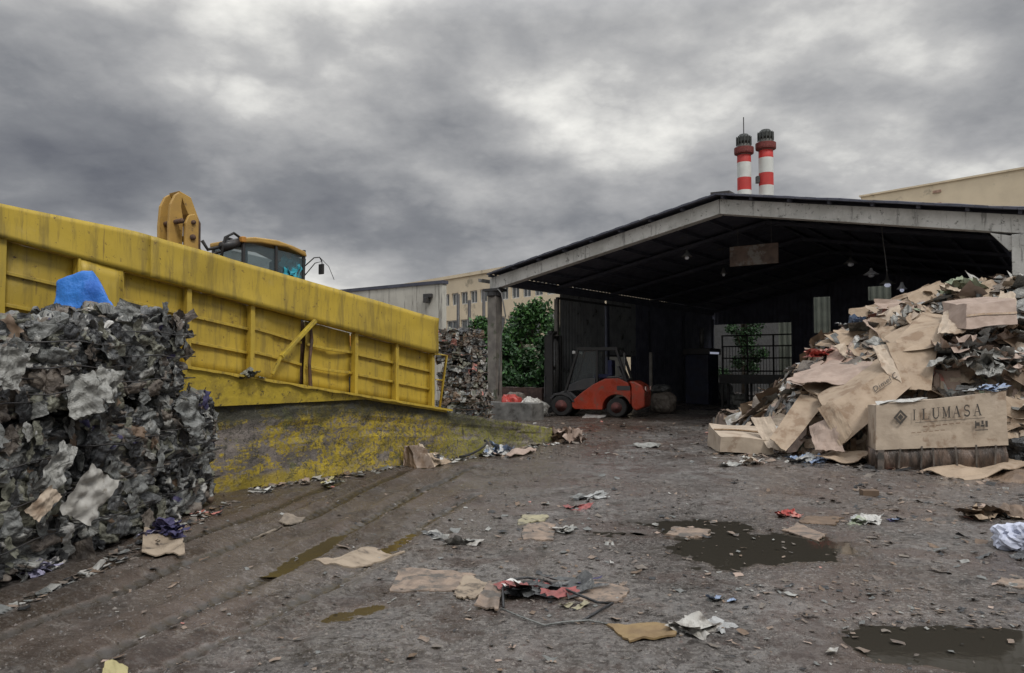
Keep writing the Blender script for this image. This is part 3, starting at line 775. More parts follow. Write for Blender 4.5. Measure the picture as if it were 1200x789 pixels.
mb.tube([(-1.3, -.5, 2.9), (-1.2, -.5, 3.4), (-1.0, -.5, 3.52), (-.76, -.5, 3.4)], .03, 8)
mb.build('hydraulic_hose', BLK, ld, smooth=True)
MB().prism([(-1.5, 1.0), (-.7, .9), (-.7, 1.45), (-1.1, 1.75), (-1.5, 1.6)], -.35, .35).build('arm_mount', DST, ld, bevel=.02)
mb = MB(); mb.tube([(-1.65, 0, 2.9), (-.8, 0, 1.25)], .07, 12); mb.tube([(-1.25, -.45, 3.2), (-.80, -.45, 3.36)], .10, 12); mb.build('lift_cylinder', DST, ld, smooth=True)
mb = MB(); mb.tube([(.80, -.56, zc-.5), (0.92, -.75, zc-.3), (1.08, -.75, zc-.27), (1.15, -.75, zc-.36)], .014, 6); mb.tube([(.80, -.56, zc-.72), (0.95, -.75, zc-.42), (1.15, -.75, zc-.36), (1.16, -.75, zc-.62)], .012, 6)
mb.tube([(1.10, -.75, zc-.28), (1.35, -.75, zc-.45), (1.52, -.75, zc-.75)], .007, 5)
mb.build('mirror_arm', BLK, ld, smooth=True)
MB().box((1.11, -.83, zc-.66), (1.16, -.67, zc-.42)).build('mirror', BLK, ld, bevel=.015)
# ================================================================= SHED
O = Vector((-.55, 24.0, 0)); VV = Vector((.8, -.6, 0)); UU = Vector((.6, .8, 0))
def S(s, t, z): return O + VV * s + UU * t + Vector((0, 0, z))
ST = lambda p: S(p.x, p.y, p.z) - O
SR = math.atan2(UU.y, UU.x)
SW, SA, EV, AP, DEEP = 14.0, 7.54, 4.45, 5.96, 18.0     # width, apex position, eave and apex underside of roof
EV2 = 4.76
def rz_(s): return EV + (AP - EV) * s / SA if s < SA else AP - (AP - EV2) * (s - SA) / (SW - SA)
shed = thing('warehouse_shed', 'long open fronted shed with grey concrete gable beam and dark interior', 'shed', O)
n = N('weathered_concrete_frame'); c = n.mix(n.ramp(n.noise(1.6, 7, .65), .38, .62), (.58, .575, .55), (.44, .435, .41))
c = n.mix(n.ramp(n.noise(7, 8, .75), .56, .66), c, (.13, .125, .115)); c = n.mix(n.math('MULTIPLY', n.ramp(n.noise(3, 5, .7, n.scalev(3, 3, .3)), .56, .66), .6), c, (.10, .095, .09))
n.bump(n.noise(12, 6), .4, .02); CONC = n.out(c, .85)
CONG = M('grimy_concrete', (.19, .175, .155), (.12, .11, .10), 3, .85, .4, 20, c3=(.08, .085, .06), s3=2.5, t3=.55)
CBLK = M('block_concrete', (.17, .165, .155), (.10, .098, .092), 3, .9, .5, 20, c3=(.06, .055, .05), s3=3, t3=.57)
DCN = M('dark_shaded_concrete', (.075, .079, .105), (.058, .062, .085), 2, .85, .2, 20)  # inner frame shade put into the colour; coping and tank base share it
DWL = M('shaded_sheet_wall', (.13, .135, .18), (.095, .10, .135), 1.5, .7, .1, 20)  # interior gloom and blue haze put into the wall colour
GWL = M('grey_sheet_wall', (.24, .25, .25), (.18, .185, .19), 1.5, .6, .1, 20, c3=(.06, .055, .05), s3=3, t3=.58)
RFU = M('dark_roof_sheet', (.075, .079, .105), (.058, .062, .085), 2, .7, .2, 20, c3=(.09, .085, .08), s3=1.2, t3=.6)  # same blue interior gloom in the colour, evening out roof, purlins and inner rafters
def corr(name, s0, t0, s1, t1, z0, z1, mat, parent, origin, amp=.025, per=.2, TT=None):
    """profiled metal sheet standing from (s0,t0) to (s1,t1)"""
    L = math.hypot(s1-s0, t1-t0); k = max(2, int(L / per * 4)); nx_, ny_ = -(t1-t0)/L, (s1-s0)/L; vs = []
    zz0 = z0 if callable(z0) else (lambda a: z0); zz1 = z1 if callable(z1) else (lambda a: z1)
    th = .004
    for side in (0, 1):
        for i in range(k + 1):
            a = i / k; d = amp * (1 if (i % 4) in (1, 2) else -1) * .5 + side * th
            s = s0 + (s1-s0)*a + nx_*d; t = t0 + (t1-t0)*a + ny_*d
            vs += [(s, t, zz0(a)), (s, t, zz1(a))]
    m = 2*(k+1)
    fs = [(2*i, 2*i+2, 2*i+3, 2*i+1) for i in range(k)] + [(m+2*i, m+2*i+1, m+2*i+3, m+2*i+2) for i in range(k)]
    fs += [(2*i+1, 2*i+3, m+2*i+3, m+2*i+1) for i in range(k)]
    return MB().add(vs, fs).build(name, mat, parent, T=(TT or ST), fixn=False)
# portal frames
for t in (0, 3.6, 7.2, 10.8, 14.4, 18.0):
    m = CONC if t == 0 else DCN  # inner frames get the concrete with shade in its colour
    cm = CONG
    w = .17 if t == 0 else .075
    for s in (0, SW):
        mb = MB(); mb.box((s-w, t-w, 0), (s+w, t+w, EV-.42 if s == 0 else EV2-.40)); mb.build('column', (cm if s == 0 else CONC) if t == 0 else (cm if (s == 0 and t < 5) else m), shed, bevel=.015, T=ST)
    dp = .39 if t == 0 else .10
    for a, b in ((-.10, SA), (SA, SW + .5)):
        e = .012 if b == SA else 0
        mb = MB(); mb.hexa([(a, t-.14, rz_(a)-dp), (b-e, t-.14, rz_(b)-dp), (b-e, t+.14, rz_(b)-dp), (a, t+.14, rz_(a)-dp)],
                           [(a, t-.14, rz_(a)), (b-e, t-.14, rz_(b)), (b-e, t+.14, rz_(b)), (a, t+.14, rz_(a))])
        mb.build('rafter', m if t == 0 else RFU, shed, bevel=.012, T=ST)
    for s, sg in ((0, 1), (SW, -1)):
        if s == 0: continue
        x = s + sg * w; hl = .38 if t == 0 else .6; hd = .72 if t == 0 else .9
        MB().prism([(x, EV2-.42), (x, EV2-hd), (x + sg*.05, EV2-hd), (x + sg*hl, rz_(s + sg*hl) - dp + .002)], t-.12, t+.12).build('haunch', m, shed, T=ST)
# column head on the front left column
mb = MB(); mb.lathe([(.21, EV-.62), (.25, EV-.58), (.25, EV-.44)], 16, (0, 0, 0)); mb.box((-.3, -.26, EV-.44), (.3, .26, EV-.36)); mb.build('column_head', DST, shed, T=ST)
# purlins, roof sheets (two slopes)
for k in range(16):
    s = k * (SW) / 15 
    if abs(s - SA) < .12: s += .2
    mb = MB(); mb.box((s-.035, -.30, rz_(s)+.002), (s+.035, DEEP+.3, rz_(s)+.08)); mb.build('purlin', RFU, shed, T=ST)
def slope(s0, s1, name):
    per = .25; k = int((DEEP + 1.1) / per * 4); vs = []; cols = 12; sgn = 1 if s1 > s0 else -1
    rnd = random.Random(3)
    for side in (0, 1):
        for i in range(k + 1):
            t = -.36 + i * per / 4
            for j in range(cols + 1):
                s = s0 + (s1-s0) * j / cols; d = .022 * math.sin(i * PI / 2)
                vs.append((s, t + .02*math.sin(s*7), rz_(min(max(s, -9), SW+9)) + .105 + d + side*.012 + .01*math.sin(s*5)))
    m = (k+1)*(cols+1); I = lambda q, i, j: q*m + i*(cols+1)+j; fs = []
    for q in (0, 1): fs += [(I(q,i,j), I(q,i+1,j), I(q,i+1,j+1), I(q,i,j+1)) for i in range(k) for j in range(cols)]
    fs += [(I(0,0,j), I(0,0,j+1), I(1,0,j+1), I(1,0,j)) for j in range(cols)] + [(I(0,i,0), I(1,i,0), I(1,i+1,0), I(0,i+1,0)) for i in range(k)] + [(I(0,i,cols), I(0,i+1,cols), I(1,i+1,cols), I(1,i,cols)) for i in range(k)]
    MB().add(vs, fs).build(name, RFU, shed, T=ST, fixn=False)
slope(-.02, SA - .01, 'roof_slope'); slope(SA + .01, SW + .7, 'roof_slope')
# scalloped sheet laps along the gable edge
for s0, s1 in ((-.02, SA), (SA, SW + .7)):
    mb = MB(); k = int((s1 - s0) / .24)
    for i in range(k):
        a = s0 + (s1-s0)*i/k; b = a + (s1-s0)/k*.97; za, zb = rz_(a) + .085, rz_(b) + .085
        mb.hexa([(a, -.40, za-.02), (b, -.40, zb-.02), (b, -.34, zb-.02), (a, -.34, za-.02)], [(a, -.40, za+.015 + (.02 if i % 2 else 0)), (b, -.40, zb+.03), (b, -.34, zb+.03), (a, -.34, za+.015)])
    mb.build('barge_strip', RFU, shed, T=ST)
mb = MB(); mb.hexa([(SA-.15, -.38, AP+.085), (SA+.35, -.38, AP+.05), (SA+.35, DEEP, AP+.05), (SA-.15, DEEP, AP+.085)], [(SA-.15, -.38, AP+.15), (SA+.35, -.38, AP+.13), (SA+.35, DEEP, AP+.13), (SA-.15, DEEP, AP+.15)])
mb.build('ridge_cap', DST, shed, T=ST)
# eave beam and gutter on the left
mb = MB(); mb.box((-.1, .3, EV-.22), (.1, DEEP, EV-.02)); mb.build('eave_beam', DCN, shed, T=ST)
mb = MB(); mb.prism([(-.40, EV-.03), (-.38, EV-.14), (-.26, EV-.16), (-.22, EV-.05), (-.25, EV-.05), (-.28, EV-.13), (-.36, EV-.12), (-.38, EV-.03)], -.36, DEEP); mb.build('gutter', GST, shed, T=ST)
# side walls
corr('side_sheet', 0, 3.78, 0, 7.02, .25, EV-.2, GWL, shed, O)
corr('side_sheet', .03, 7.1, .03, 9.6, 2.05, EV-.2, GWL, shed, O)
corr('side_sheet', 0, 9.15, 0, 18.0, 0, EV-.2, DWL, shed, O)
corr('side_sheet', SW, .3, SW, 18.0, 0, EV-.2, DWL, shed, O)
mb = MB(); mb.box((-.05, 7.1, 2.0), (.05, 9.15, 2.08)); mb.box((-.05, 3.6, 4.02), (.05, 9.15, 4.1)); mb.build('wall_rail', DST, shed, T=ST)
# back wall with openings: gate 0.1..4.7, windows
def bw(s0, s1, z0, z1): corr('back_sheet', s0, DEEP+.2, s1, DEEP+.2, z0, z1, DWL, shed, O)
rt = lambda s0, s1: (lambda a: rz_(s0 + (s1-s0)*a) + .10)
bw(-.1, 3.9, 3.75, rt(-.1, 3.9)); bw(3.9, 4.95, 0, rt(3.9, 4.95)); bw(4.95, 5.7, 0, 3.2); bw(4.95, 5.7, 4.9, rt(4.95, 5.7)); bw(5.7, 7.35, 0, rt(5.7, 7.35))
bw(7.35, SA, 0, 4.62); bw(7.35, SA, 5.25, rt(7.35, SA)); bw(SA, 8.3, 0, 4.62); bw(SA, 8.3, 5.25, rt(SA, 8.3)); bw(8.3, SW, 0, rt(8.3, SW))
# hanging rusty panel
mb = MB(); mb.box((6.55, 3.15, 4.62), (8.0, 3.2, 5.22)); 
sgn = mb.build('sign_board', M('rusty_sign_paint', (.26, .19, .155), (.17, .13, .11), 3, .7, .2, 20, c3=(.36, .34, .31), s3=2, t3=.52), None, bevel=.01, T=ST); sgn.location = O
props(sgn, 'small rusty blank board hanging high in the shed opening', 'board')
# move its origin sensibly
mb = MB(); mb.tube([(6.8, 3.17, 5.2), (6.8, 3.17, rz_(6.8)-.02)], .008, 5); mb.tube([(7.8, 3.17, 5.2), (7.8, 3.17, rz_(7.54)-.02)], .008, 5)
h = mb.build('hanger_wire', GST, sgn, T=ST)

# lamps hanging in the shed
n = N('lamp_shade_white'); LSH = n.out((.75, .76, .80), .4)
n = N('cold_lamp_glow'); n.b.inputs['Emission Color'].default_value = (.75, .8, 1, 1); n.b.inputs['Emission Strength'].default_value = .15; LGL = n.out((.8, .8, .85), .4)
lamps = [(805, 301, 21.5, 'pendant lamp nearest the left roof slope inside the shed', .16), (848, 321, 24, 'small pendant lamp below the gable middle inside the shed', .12), (997, 309, 21, 'pendant lamp just left of the long hanging cord, highest of its cluster', .20), (1021, 322, 22, 'flat round pendant lamp under the roof between two others, left of the cord end', .22), (1040, 333, 19.5, 'pendant lamp at the end of the long pale cord', .20), (1057, 339, 21, 'bright bluish pendant lamp just above the rubbish heap', .14)]
for i, (px, py, Y, lab, r) in enumerate(lamps):
    p = at(px, py, Y); rel = p - O; s = rel.dot(VV); t = rel.dot(UU); top = rz_(s) - .02 - p.z
    L = thing('pendant_lamp', lab + (', glowing' if i == 5 else ''), 'lamp', p, 0, 'lamps hanging in the shed')
    MB().lathe([(.03, .2), (.05, .12), (r*.6, .06), (r, 0), (r*.95, -.004), (.03, .05)], 20).build('lamp_shade', LSH if i in (3, 5) else GST, L, smooth=True)
    MB().lathe([(.02, .03), (r*.35, .0), (r*.4, -.04), (r*.2, -.08)], 14).build('bulb', LGL if i in (4, 5) else LSH, L, smooth=True)
    if i != 4: MB().tube([(0, 0, .18), (0, 0, top)], .006, 5).build('cord', DST, L)
    else: MB().tube([(0, 0, .18), (-.02, 0, .5), (-.1, .0, 1.2), (-.12, 0, top)], .014, 6).build('cord', GST, L)

# gate in the back opening and what stands outside behind it
gt = thing('metal_gate', 'dark barred metal gate in the opening at the back of the shed', 'gate', S(.3, DEEP+.5, 0))
GT = lambda p: S(p.x, p.y, p.z) - S(.3, DEEP+.5, 0)
mb = MB(); y = DEEP + .5
for z in (.1, 1.35, 2.0, 2.6, 3.15): mb.box((.3, y-.03, z), (4.5, y+.03, z+.07))
for s in (.3, 1.6, 2.9, 4.45): mb.box((s, y-.04, 0), (s+.07, y+.04, 3.2))
mb.build('gate_frame', DST, gt, T=GT)
mb = MB()
for k in range(26): mb.box((.38 + k*.157, y-.008, .1), (.40 + k*.157, y+.008, 2.65))
mb.build('gate_bar', DST, gt, T=GT)
OUTW = M('pale_green_sheet', (.10, .11, .088), (.07, .078, .062), 1.5, .6, .1, 20, c3=(.10, .09, .075), s3=2, t3=.6)
ob = thing('sheet_metal_building', 'pale ribbed metal building seen through the back openings of the shed', 'building', S(2, DEEP+5, 0))
OT = lambda p: S(p.x, p.y, p.z) - S(2, DEEP+5, 0)
corr('wall', 1.8, DEEP+5, 16, DEEP+5, 0, 6.4, OUTW, ob, None, .04, .3, OT)
mb = MB(); mb.box((1.8, DEEP+5.05, 0), (16, DEEP+9, 6.3)); mb.build('building_core', OUTW, ob, T=OT)
mb = MB(); mb.box((1.6, DEEP+4.9, 6.4), (16.2, DEEP+9.2, 6.55)); mb.build('roof', DST, ob, T=OT)

# concrete block at the foot of the left column
def rough_block(name, label, cat, s0, s1, t0, t1, z1, mat, TT=S, amp=.025, n=14):
    base = TT((s0+s1)/2, (t0+t1)/2, 0); mb = MB()
    c = [(s0,t0,0),(s1,t0,0),(s1,t1,0),(s0,t1,0),(s0,t0,z1),(s1,t0,z1),(s1,t1,z1),(s0,t1,z1)]
    for f in ((0,1,5,4),(1,2,6,5),(2,3,7,6),(3,0,4,7),(4,5,6,7)):
        a, b, cc, d = [TT(*c[k]) for k in f]; vs = []
        for i in range(n+1):
            for j in range(n+1):
                u, v = i/n, j/n; p = a*(1-u)*(1-v)+b*u*(1-v)+cc*u*v+d*(1-u)*v
                p = p + amp * mnoise.noise_vector(p*2.1) + amp*.5*mnoise.noise_vector(p*7); vs.append(p - base)
        mb.add(vs, [(i*(n+1)+j, (i+1)*(n+1)+j, (i+1)*(n+1)+j+1, i*(n+1)+j+1) for i in range(n) for j in range(n)])
    o = mb.build(name, mat, loc=None, fixn=False); o.location = base
    return props(o, label, cat)
rough_block('concrete_block', 'long low concrete block at the foot of the left shed column', 'block', -.32, 2.05, -.85, -.25, .52, CBLK)
rough_block('low_wall', 'low dark brown wall in front of the green trees beside the shed', 'wall', -3.0, -.4, 3.2, 3.5, .85, M('dark_brick', (.10, .06, .048), (.06, .04, .035), 6, .9, .4, 30))
for k, (s, t, z, d, mt, lab) in enumerate([(.75, -.1, .0, (.8, .6, .78), RED, 'red plastic sack behind the concrete block beside the forklift mast'), (1.35, .1, 0, (.7, .6, .72), PW, 'dirty white sack behind the concrete block'),
                                         (.2, .9, 0, (1.0, .7, .8), PG5, 'brown grey sack behind the left shed column'), (1.05, .9, 0, (.8, .6, .55), PG3, 'flat silver grey sack nearest the forklift mast')]):
    p = S(s, t, z); bag('waste_sack', lab, p, d, mt, k + 2, .2, 14, SR, 'sack', 'sacks behind the concrete block')
mb = MB(); pts = [S(.35, -.3, EV-.4), S(.5, -.3, 3.9), S(.62, -.25, 3.2), S(.5, -.3, 2.6), S(.42, -.3, 1.6), S(.38, -.3, .7)]
q = mb.tube(pts, .022, 6).build('drain_hose', GST, smooth=True, loc=S(.38, -.3, .7)); props(q, 'thin pale hose hanging down beside the left shed column', 'hose')

# interior clutter at the back
def inside(px, Y): return gr(px, 430 + F*CH/Y)
bp = thing('baling_press', 'dark blue baling press standing in the dark middle of the shed', 'press', inside(823, 31), SR)
BLU = M('dark_blue_paint', (.012, .018, .05), (.01, .012, .03), 3, .5, .1, 20)
MB().box((-.55, -.5, .08), (.55, .5, 2.1)).build('press_body', BLU, bp, bevel=.03)
MB().box((-.35, -.53, .3), (.35, -.505, 1.2)).build('press_door', BLU, bp, bevel=.01)
MB().box((-.62, -.58, 2.1), (.62, .58, 2.35)).build('press_head', DST, bp, bevel=.02)
mb = MB(); mb.tube([(0, 0, 2.35), (0, 0, 3.2)], .09, 14); mb.build('ram_cylinder', GST, bp, smooth=True)
mb = MB(); mb.box((-.56, -.62, 2.12), (.3, -.585, 2.2)); mb.build('tube_light', LGL, bp)
ct = thing('sorting_table', 'dark steel sorting table in front of the back gate', 'table', inside(893, 29), SR - PI/2 + .1)
mb = MB(); mb.box((-1.5, -.5, .95), (1.4, .5, 1.05)); mb.build('table_top', DST, ct)
mb = MB(); mb.box((-1.5, -.52, 1.05), (1.4, -.46, 1.3)); mb.build('side_board', DST, ct)
for x in (-1.4, -.5, .4, 1.3):
    for y in (-.44, .44): MB().box((x-.04, y-.04, 0), (x+.04, y+.04, .95)).build('leg', DST, ct)
cl_ = [(868, 29.6, .75, PG3, 'pale sack under the left end of the sorting table'), (905, 28.2, .75, PG1, 'grey sack under the right end of the sorting table'), (845, 33, 1.2, SIL, 'silvery heap of film by the left side of the back gate')]
for k, (px, Y, w, mt, lab) in enumerate(cl_): bag('waste_sack', lab, inside(px, Y), (w, .6, w*.75), mt, 11+k, .25, 12, 0, 'sack', 'sacks at the back of the shed')
clump('film_scraps', 'loose pale film scraps on the floor before the sorting table', inside(880, 24.5), (1.4, .6, .2), [SIL, PG1, PG3], 14, 8, 'scraps')
pm = M('dim_wall_box', (.3, .3, .3), None, 3, .7)
bag('waste_sack', 'whitish sack on the left behind the back end of the forklift', inside(778, 25.5), (.85, .8, .8), PG5, 5, .15, 16, 0, 'sack', 'white sacks behind the forklift')
bag('waste_sack', 'upper pale sack lying on the whitish sack behind the forklift', inside(775, 25.6) + Vector((0, 0, .72)), (.7, .6, .3), PG2, 6, .2, 14, 0, 'sack', 'white sacks behind the forklift')
ck = thing('storage_tank', 'cream coloured square tank seen through the side opening behind the forklift', 'tank', S(-3.2, 9.4, 0), SR)
MB().box((-1.2, -2.0, .2), (1.6, 2.2, 2.6)).build('tank_body', M('cream_tank', (.5, .48, .38), (.4, .38, .3), 2, .6), ck, bevel=.05)
MB().box((-1.1, -1.9, 0), (1.5, 2.1, .2)).build('tank_base', DCN, ck)
# pole right of forklift
p0 = inside(763, 26); mb = MB(); mb.tube([p0, p0 + Vector((0, 0, 2.1))], .06, 10); po = mb.build('steel_post', CONG, smooth=True, loc=p0); props(po, 'pale steel post just behind the forklift rear', 'post')

# ================================================================= BACKGROUND
# free standing grey wall
WG = Vector((-3.35, 36.0, 0))
def W_(s, t, z): return WG + VV*s + UU*t + Vector((0, 0, z))
WT = lambda p: W_(p.x, p.y, p.z) - WG
WCOL = N('streaked_render'); n = WCOL; c = n.mix(n.ramp(n.noise(.8, 6), .4, .6), (.50, .485, .43), (.42, .405, .36)); c = n.mix(n.math('MULTIPLY', n.ramp(n.noise(2.5, 6, .7, n.scalev(2, 2, .15)), .52, .62), .7), c, (.14, .13, .115)); n.bump(n.noise(10), .2); WCOL = n.out(c, .85)
bw_ = thing('boundary_wall', 'tall grey rendered wall with dark coping behind the yellow ramp', 'wall', WG)
MB().box((-26, 0, 0), (0, .3, 5.6)).build('wall_face', WCOL, bw_, T=WT)
MB().box((-26.1, -.06, 5.6), (.06, .36, 5.76)).build('coping', DCN, bw_, T=WT)
mb = MB(); mb.box((-1.1, -.2, 4.95), (-.6, -.02, 5.15)); mb.box((-.95, -.35, 4.7), (-.75, -.02, 4.95)); fl = mb.build('flood_light', DST, bw_, bevel=.02, T=WT)
# beige factory with rows of windows
FG = Vector((-5.8, 62.0, 0)); FV = Vector((.62, -.785, 0)).normalized(); FU = Vector((-FV.y, FV.x, 0))
def Fp(s, t, z): return FG + FV*s + FU*t + Vector((0, 0, z))
FT = lambda p: Fp(p.x, p.y, p.z) - FG
BEI = M('beige_render', (.72, .61, .44), (.64, .54, .39), .6, .85, .1, 10, c3=(.40, .34, .25), s3=.5, t3=.6)
fac = thing('factory_building', 'beige factory block with two rows of windows behind the trees', 'building', FG)
HF = 8.75
# wall pieces around the window bands
zb = [(0, 3.9), (5.35, 6.55), (7.55, HF)]
for z0, z1 in zb: MB().box((-8, 0, z0), (24, .3, z1)).build('wall', BEI, fac, T=FT)
MB().box((-8, .3, 0), (24, 14, HF-.1)).build('factory_core', M('dark_room', (.05, .052, .055)), fac, T=FT)
MB().box((-8.2, -.15, HF), (24.2, 14.2, HF+.25)).build('parapet', BEI, fac, T=FT)
for z0, z1, w, gp in ((3.9, 5.35, 1.55, .5), (6.55, 7.55, .95, .35)):
    s = -8.0
    while s < 24:
        MB().box((s, 0, z0+.002), (s+gp, .3, z1-.002)).build('pier', BEI, fac, T=FT)
        if s + gp + w < 24.1:
            f = MB(); x0 = s+gp+.01; x1 = s+gp+w-.01
            for a, b, c_, d in ((x0, z0, x1, z0+.08), (x0, z1-.08, x1, z1-.004), (x0, z0+.08, x0+.07, z1-.08), (x1-.07, z0+.08, x1, z1-.08), ((x0+x1)/2-.03, z0+.08, (x0+x1)/2+.03, z1-.08)): f.box((a, .10, b), (c_, .18, d))
            wo = f.build('window', WHT, fac, T=FT)
            MB().box((x0+.05, .19, z0+.05), (x1-.05, .21, z1-.05)).build('pane', M('dim_pane', (.10, .11, .12), (.16, .17, .17), .6, .15) if 'dim_pane' not in bpy.data.materials else bpy.data.materials['dim_pane'], wo, T=FT)
        s += gp + w
# right hand beige hall
HG = Vector((29.5, 63.4, 0)); HV = (Vector((37.1, 54.4, 0)) - HG).normalized(); HU = Vector((-HV.y, HV.x, 0))
HT = lambda p: HV*p.x + HU*p.y + Vector((0, 0, p.z))
hall = thing('factory_hall', 'big plain beige hall rising behind the right roof slope', 'building', HG)
MB().box((.2, 0, 0), (34, 20, 16.0)).build('wall', BEI, hall, T=HT)
MB().box((.1, -.12, 16.0), (34.1, 20.1, 16.14)).build('parapet', BEI, hall, T=HT)
for k in range(3):
    s = 4.6 + k * 1.25
    f = MB(); f.box((s, -.09, 12.9), (s+1.0, -.01, 13.7)); wo = f.build('window', DST, hall, T=HT)
    MB().box((s+.08, -.11, 12.98), (s+.92, -.095, 13.62)).build('pane', bpy.data.materials['dim_pane'], wo, T=HT)
pkm = M('pinkish_plate', (.42, .27, .2))
for z in (14.3, 15.3): MB().box((5.9, -.08, z), (6.5, -.02, z+.2)).build('wall_plate', pkm, hall, T=HT)

# chimneys
CRED = M('chimney_red', (.50, .035, .03), (.40, .04, .035), .5, .6); CWHT = M('chimney_white', (.62, .64, .62), (.50, .52, .50), .5, .6)
for k, (px, top, rr_, lab) in enumerate([(871.5, 155, .82, 'left red and white banded chimney, shorter, with thin rod on top'), (897, 149.5, .86, 'right red and white banded chimney, the taller one')]):
    Yc = 90; c0 = at(px, top, Yc); zt = c0.z
    ch = thing('chimney', lab, 'chimney', (c0.x, Yc, 0), 0, 'banded chimneys behind the shed')
    sc = Yc / F; zz = lambda py: CH + (HZ - py) * sc
    lv = [(top + 17, 0), (top + 34, 1), (top + 52, 0), (top + 67, 1), (top + 84, 0), (top+101, 1), (top+118, 0), (top+140, 1), (430, 1)]
    prof = []; ms = []
    prof.append((rr_*.98, zz(lv[0][0]))); 
    cur = [CRED, CWHT]
    for j in range(1, len(lv)):
        prof.append((rr_, zz(lv[j][0]))); ms.append(0 if j % 2 == 1 else 1)
    prof[-1] = (rr_, 0)
    MB().lathe(prof, 28, m=ms).build('shaft', [CRED, CWHT], ch, smooth=True)
    MB().lathe([(rr_*1.02, zz(top+25)), (rr_*1.02, zz(top+17)), (rr_*.92, zz(top+12))], 24).build('flue_top', M('smoke_grey', (.12, .12, .11)) if k == 0 else bpy.data.materials['smoke_grey'], ch, smooth=True)
    cw = MB()
    cw.lathe([(rr_*.7, zz(top+12)), (rr_*1.0, zz(top+9)), (rr_*1.0, zz(top+4)), (rr_*.62, zz(top))], 16)
    for a in range(14):
        an = 2*PI*a/14; cw.beam((rr_*1.05*math.cos(an), rr_*1.05*math.sin(an), zz(top+13)), (rr_*1.05*math.cos(an), rr_*1.05*math.sin(an), zz(top+3)), .1, .1)
    cw.build('cowl', M('cowl_dark', (.045, .05, .048)) if k == 0 else bpy.data.materials['cowl_dark'], ch)
    pf = MB(); zp = zz(top + 22)
    pf.lathe([(rr_, zp-.25), (rr_*1.38, zp-.12), (rr_*1.38, zp-.02), (rr_, zp)], 24)
    pf.lathe([(rr_*1.32, zp), (rr_*1.40, zp), (rr_*1.40, zp+.6), (rr_*1.32, zp+.6)], 24)
    pf.build('platform', M('platform_red', (.17, .035, .03)) if k == 0 else bpy.data.materials['platform_red'], ch)
    if k == 0: MB().tube([(.0, 0, zt-.4), (0, 0, zz(134))], .06, 6).build('lightning_rod', DST, ch)
    else: 
        mb = MB(); mb.box((-rr_*1.4, -.3, zz(213)), (-rr_, .3, zz(205))); mb.build('junction_box', DST, ch)
# posts in front of the factory
for px, top, Y, lab in ((537, 345, 44, 'thin dark pole left of the shed, nearest the grey wall edge'), (550, 352, 43, 'thin dark pole left of the shed, the middle one'), (567, 340, 42, 'thin dark pole closest to the left shed column')):
    p = at(px, top, Y); MBo = MB().tube([(p.x, Y, 0), (p.x, Y, p.z)], .09, 8).build('pole', DST, smooth=True, loc=(p.x, Y, 0)); props(MBo, lab, 'pole', 'thin poles before the factory')

# trees
LF = [M('leaf_dark', (.020, .06, .016), (.014, .042, .012), 3, .6), M('leaf_mid', (.05, .14, .03), (.035, .10, .024), 3, .6), M('leaf_light', (.10, .22, .05), (.07, .17, .04), 3, .6)]
BARK = M('bark', (.10, .08, .06), (.05, .04, .03), 8, .9, .5, 30)
def tree(label, x, y, h, rx, seed, nleaf=5200, lo=.15, size=.14, group='green trees beside the shed', lum=(.45, .4, .15)):
    rnd = random.Random(seed); t = thing('leafy_tree', label, 'tree', (x, y, 0), 0, group)
    tr = MB(); blobs = []
    tr.tube([(0, 0, 0), (rnd.uniform(-.1, .1), 0, h*.3), (rnd.uniform(-.2, .2), rnd.uniform(-.2, .2), h*.62), (rnd.uniform(-.3, .3), 0, h*.92)], [.13, .10, .06, .02], 8)
    for k in range(17):
        z = h * (lo + (.97-lo) * (k + .5) / 17); a = rnd.random()*2*PI; r = rx * (.35 + .55*rnd.random()) * (1.05 - .75*max(0, (z/h-.45))/.55)
        p = Vector((math.cos(a)*r, math.sin(a)*r, z)); blobs.append((p, rx * rnd.uniform(.24, .42)))
        tr.tube([(0, 0, z*.6), p*.55 + Vector((0, 0, z*.4)), p], [.045, .03, .012], 5)
    blobs.append((Vector((0, 0, h*.9)), rx*.3)); blobs.append((Vector((0, 0, h*.6)), rx*.5)); blobs.append((Vector((0, 0, h*.35)), rx*.5))
    tr.build('trunk', BARK, t, smooth=True, fixn=False)
    cr = MB(); W = [lum[0], lum[1], lum[2]]
    for k in range(nleaf):
        c, r = rnd.choice(blobs); d = Vector((rnd.gauss(0, 1), rnd.gauss(0, 1), rnd.gauss(0, 1))).normalized() * r * (rnd.random() ** .45) * rnd.choice((1, 1, 1, 1.25))
        d.z *= .85; p = c + d; p.z = max(p.z, .1)
        nn = Vector((rnd.gauss(0, 1), rnd.gauss(0, 1), rnd.gauss(.6, 1))).normalized(); u = nn.orthogonal().normalized(); v = nn.cross(u); a = rnd.random()*6; u, v = u*math.cos(a)+v*math.sin(a), v*math.cos(a)-u*math.sin(a)
        s = size * rnd.uniform(.6, 1.3)
        m = rnd.choices((0, 1, 2), W)[0]
        cr.add([p - u*s, p + v*s*.5, p + u*s, p - v*s*.5], [(0, 1, 2, 3)], m)
    cr.build('crown', LF, t, fixn=False)
    return t
tree('broad bright green tree right of the left shed column', .75, 33.5, 4.35, 1.8, 1, 8500, size=.11)
tree('green tree seen just left of the left shed column', -1.1, 34.5, 3.8, 1.3, 2, 6000, size=.11)
tree('dark green bush low between the column and forklift mast', 1.6, 31.0, 3.0, 1.25, 3, 6000, size=.11, lum=(.8, .2, 0))
tree('low dark bush behind the low brown wall', -.2, 31.5, 2.6, 1.2, 4, 5000, size=.11, lum=(.8, .2, 0))
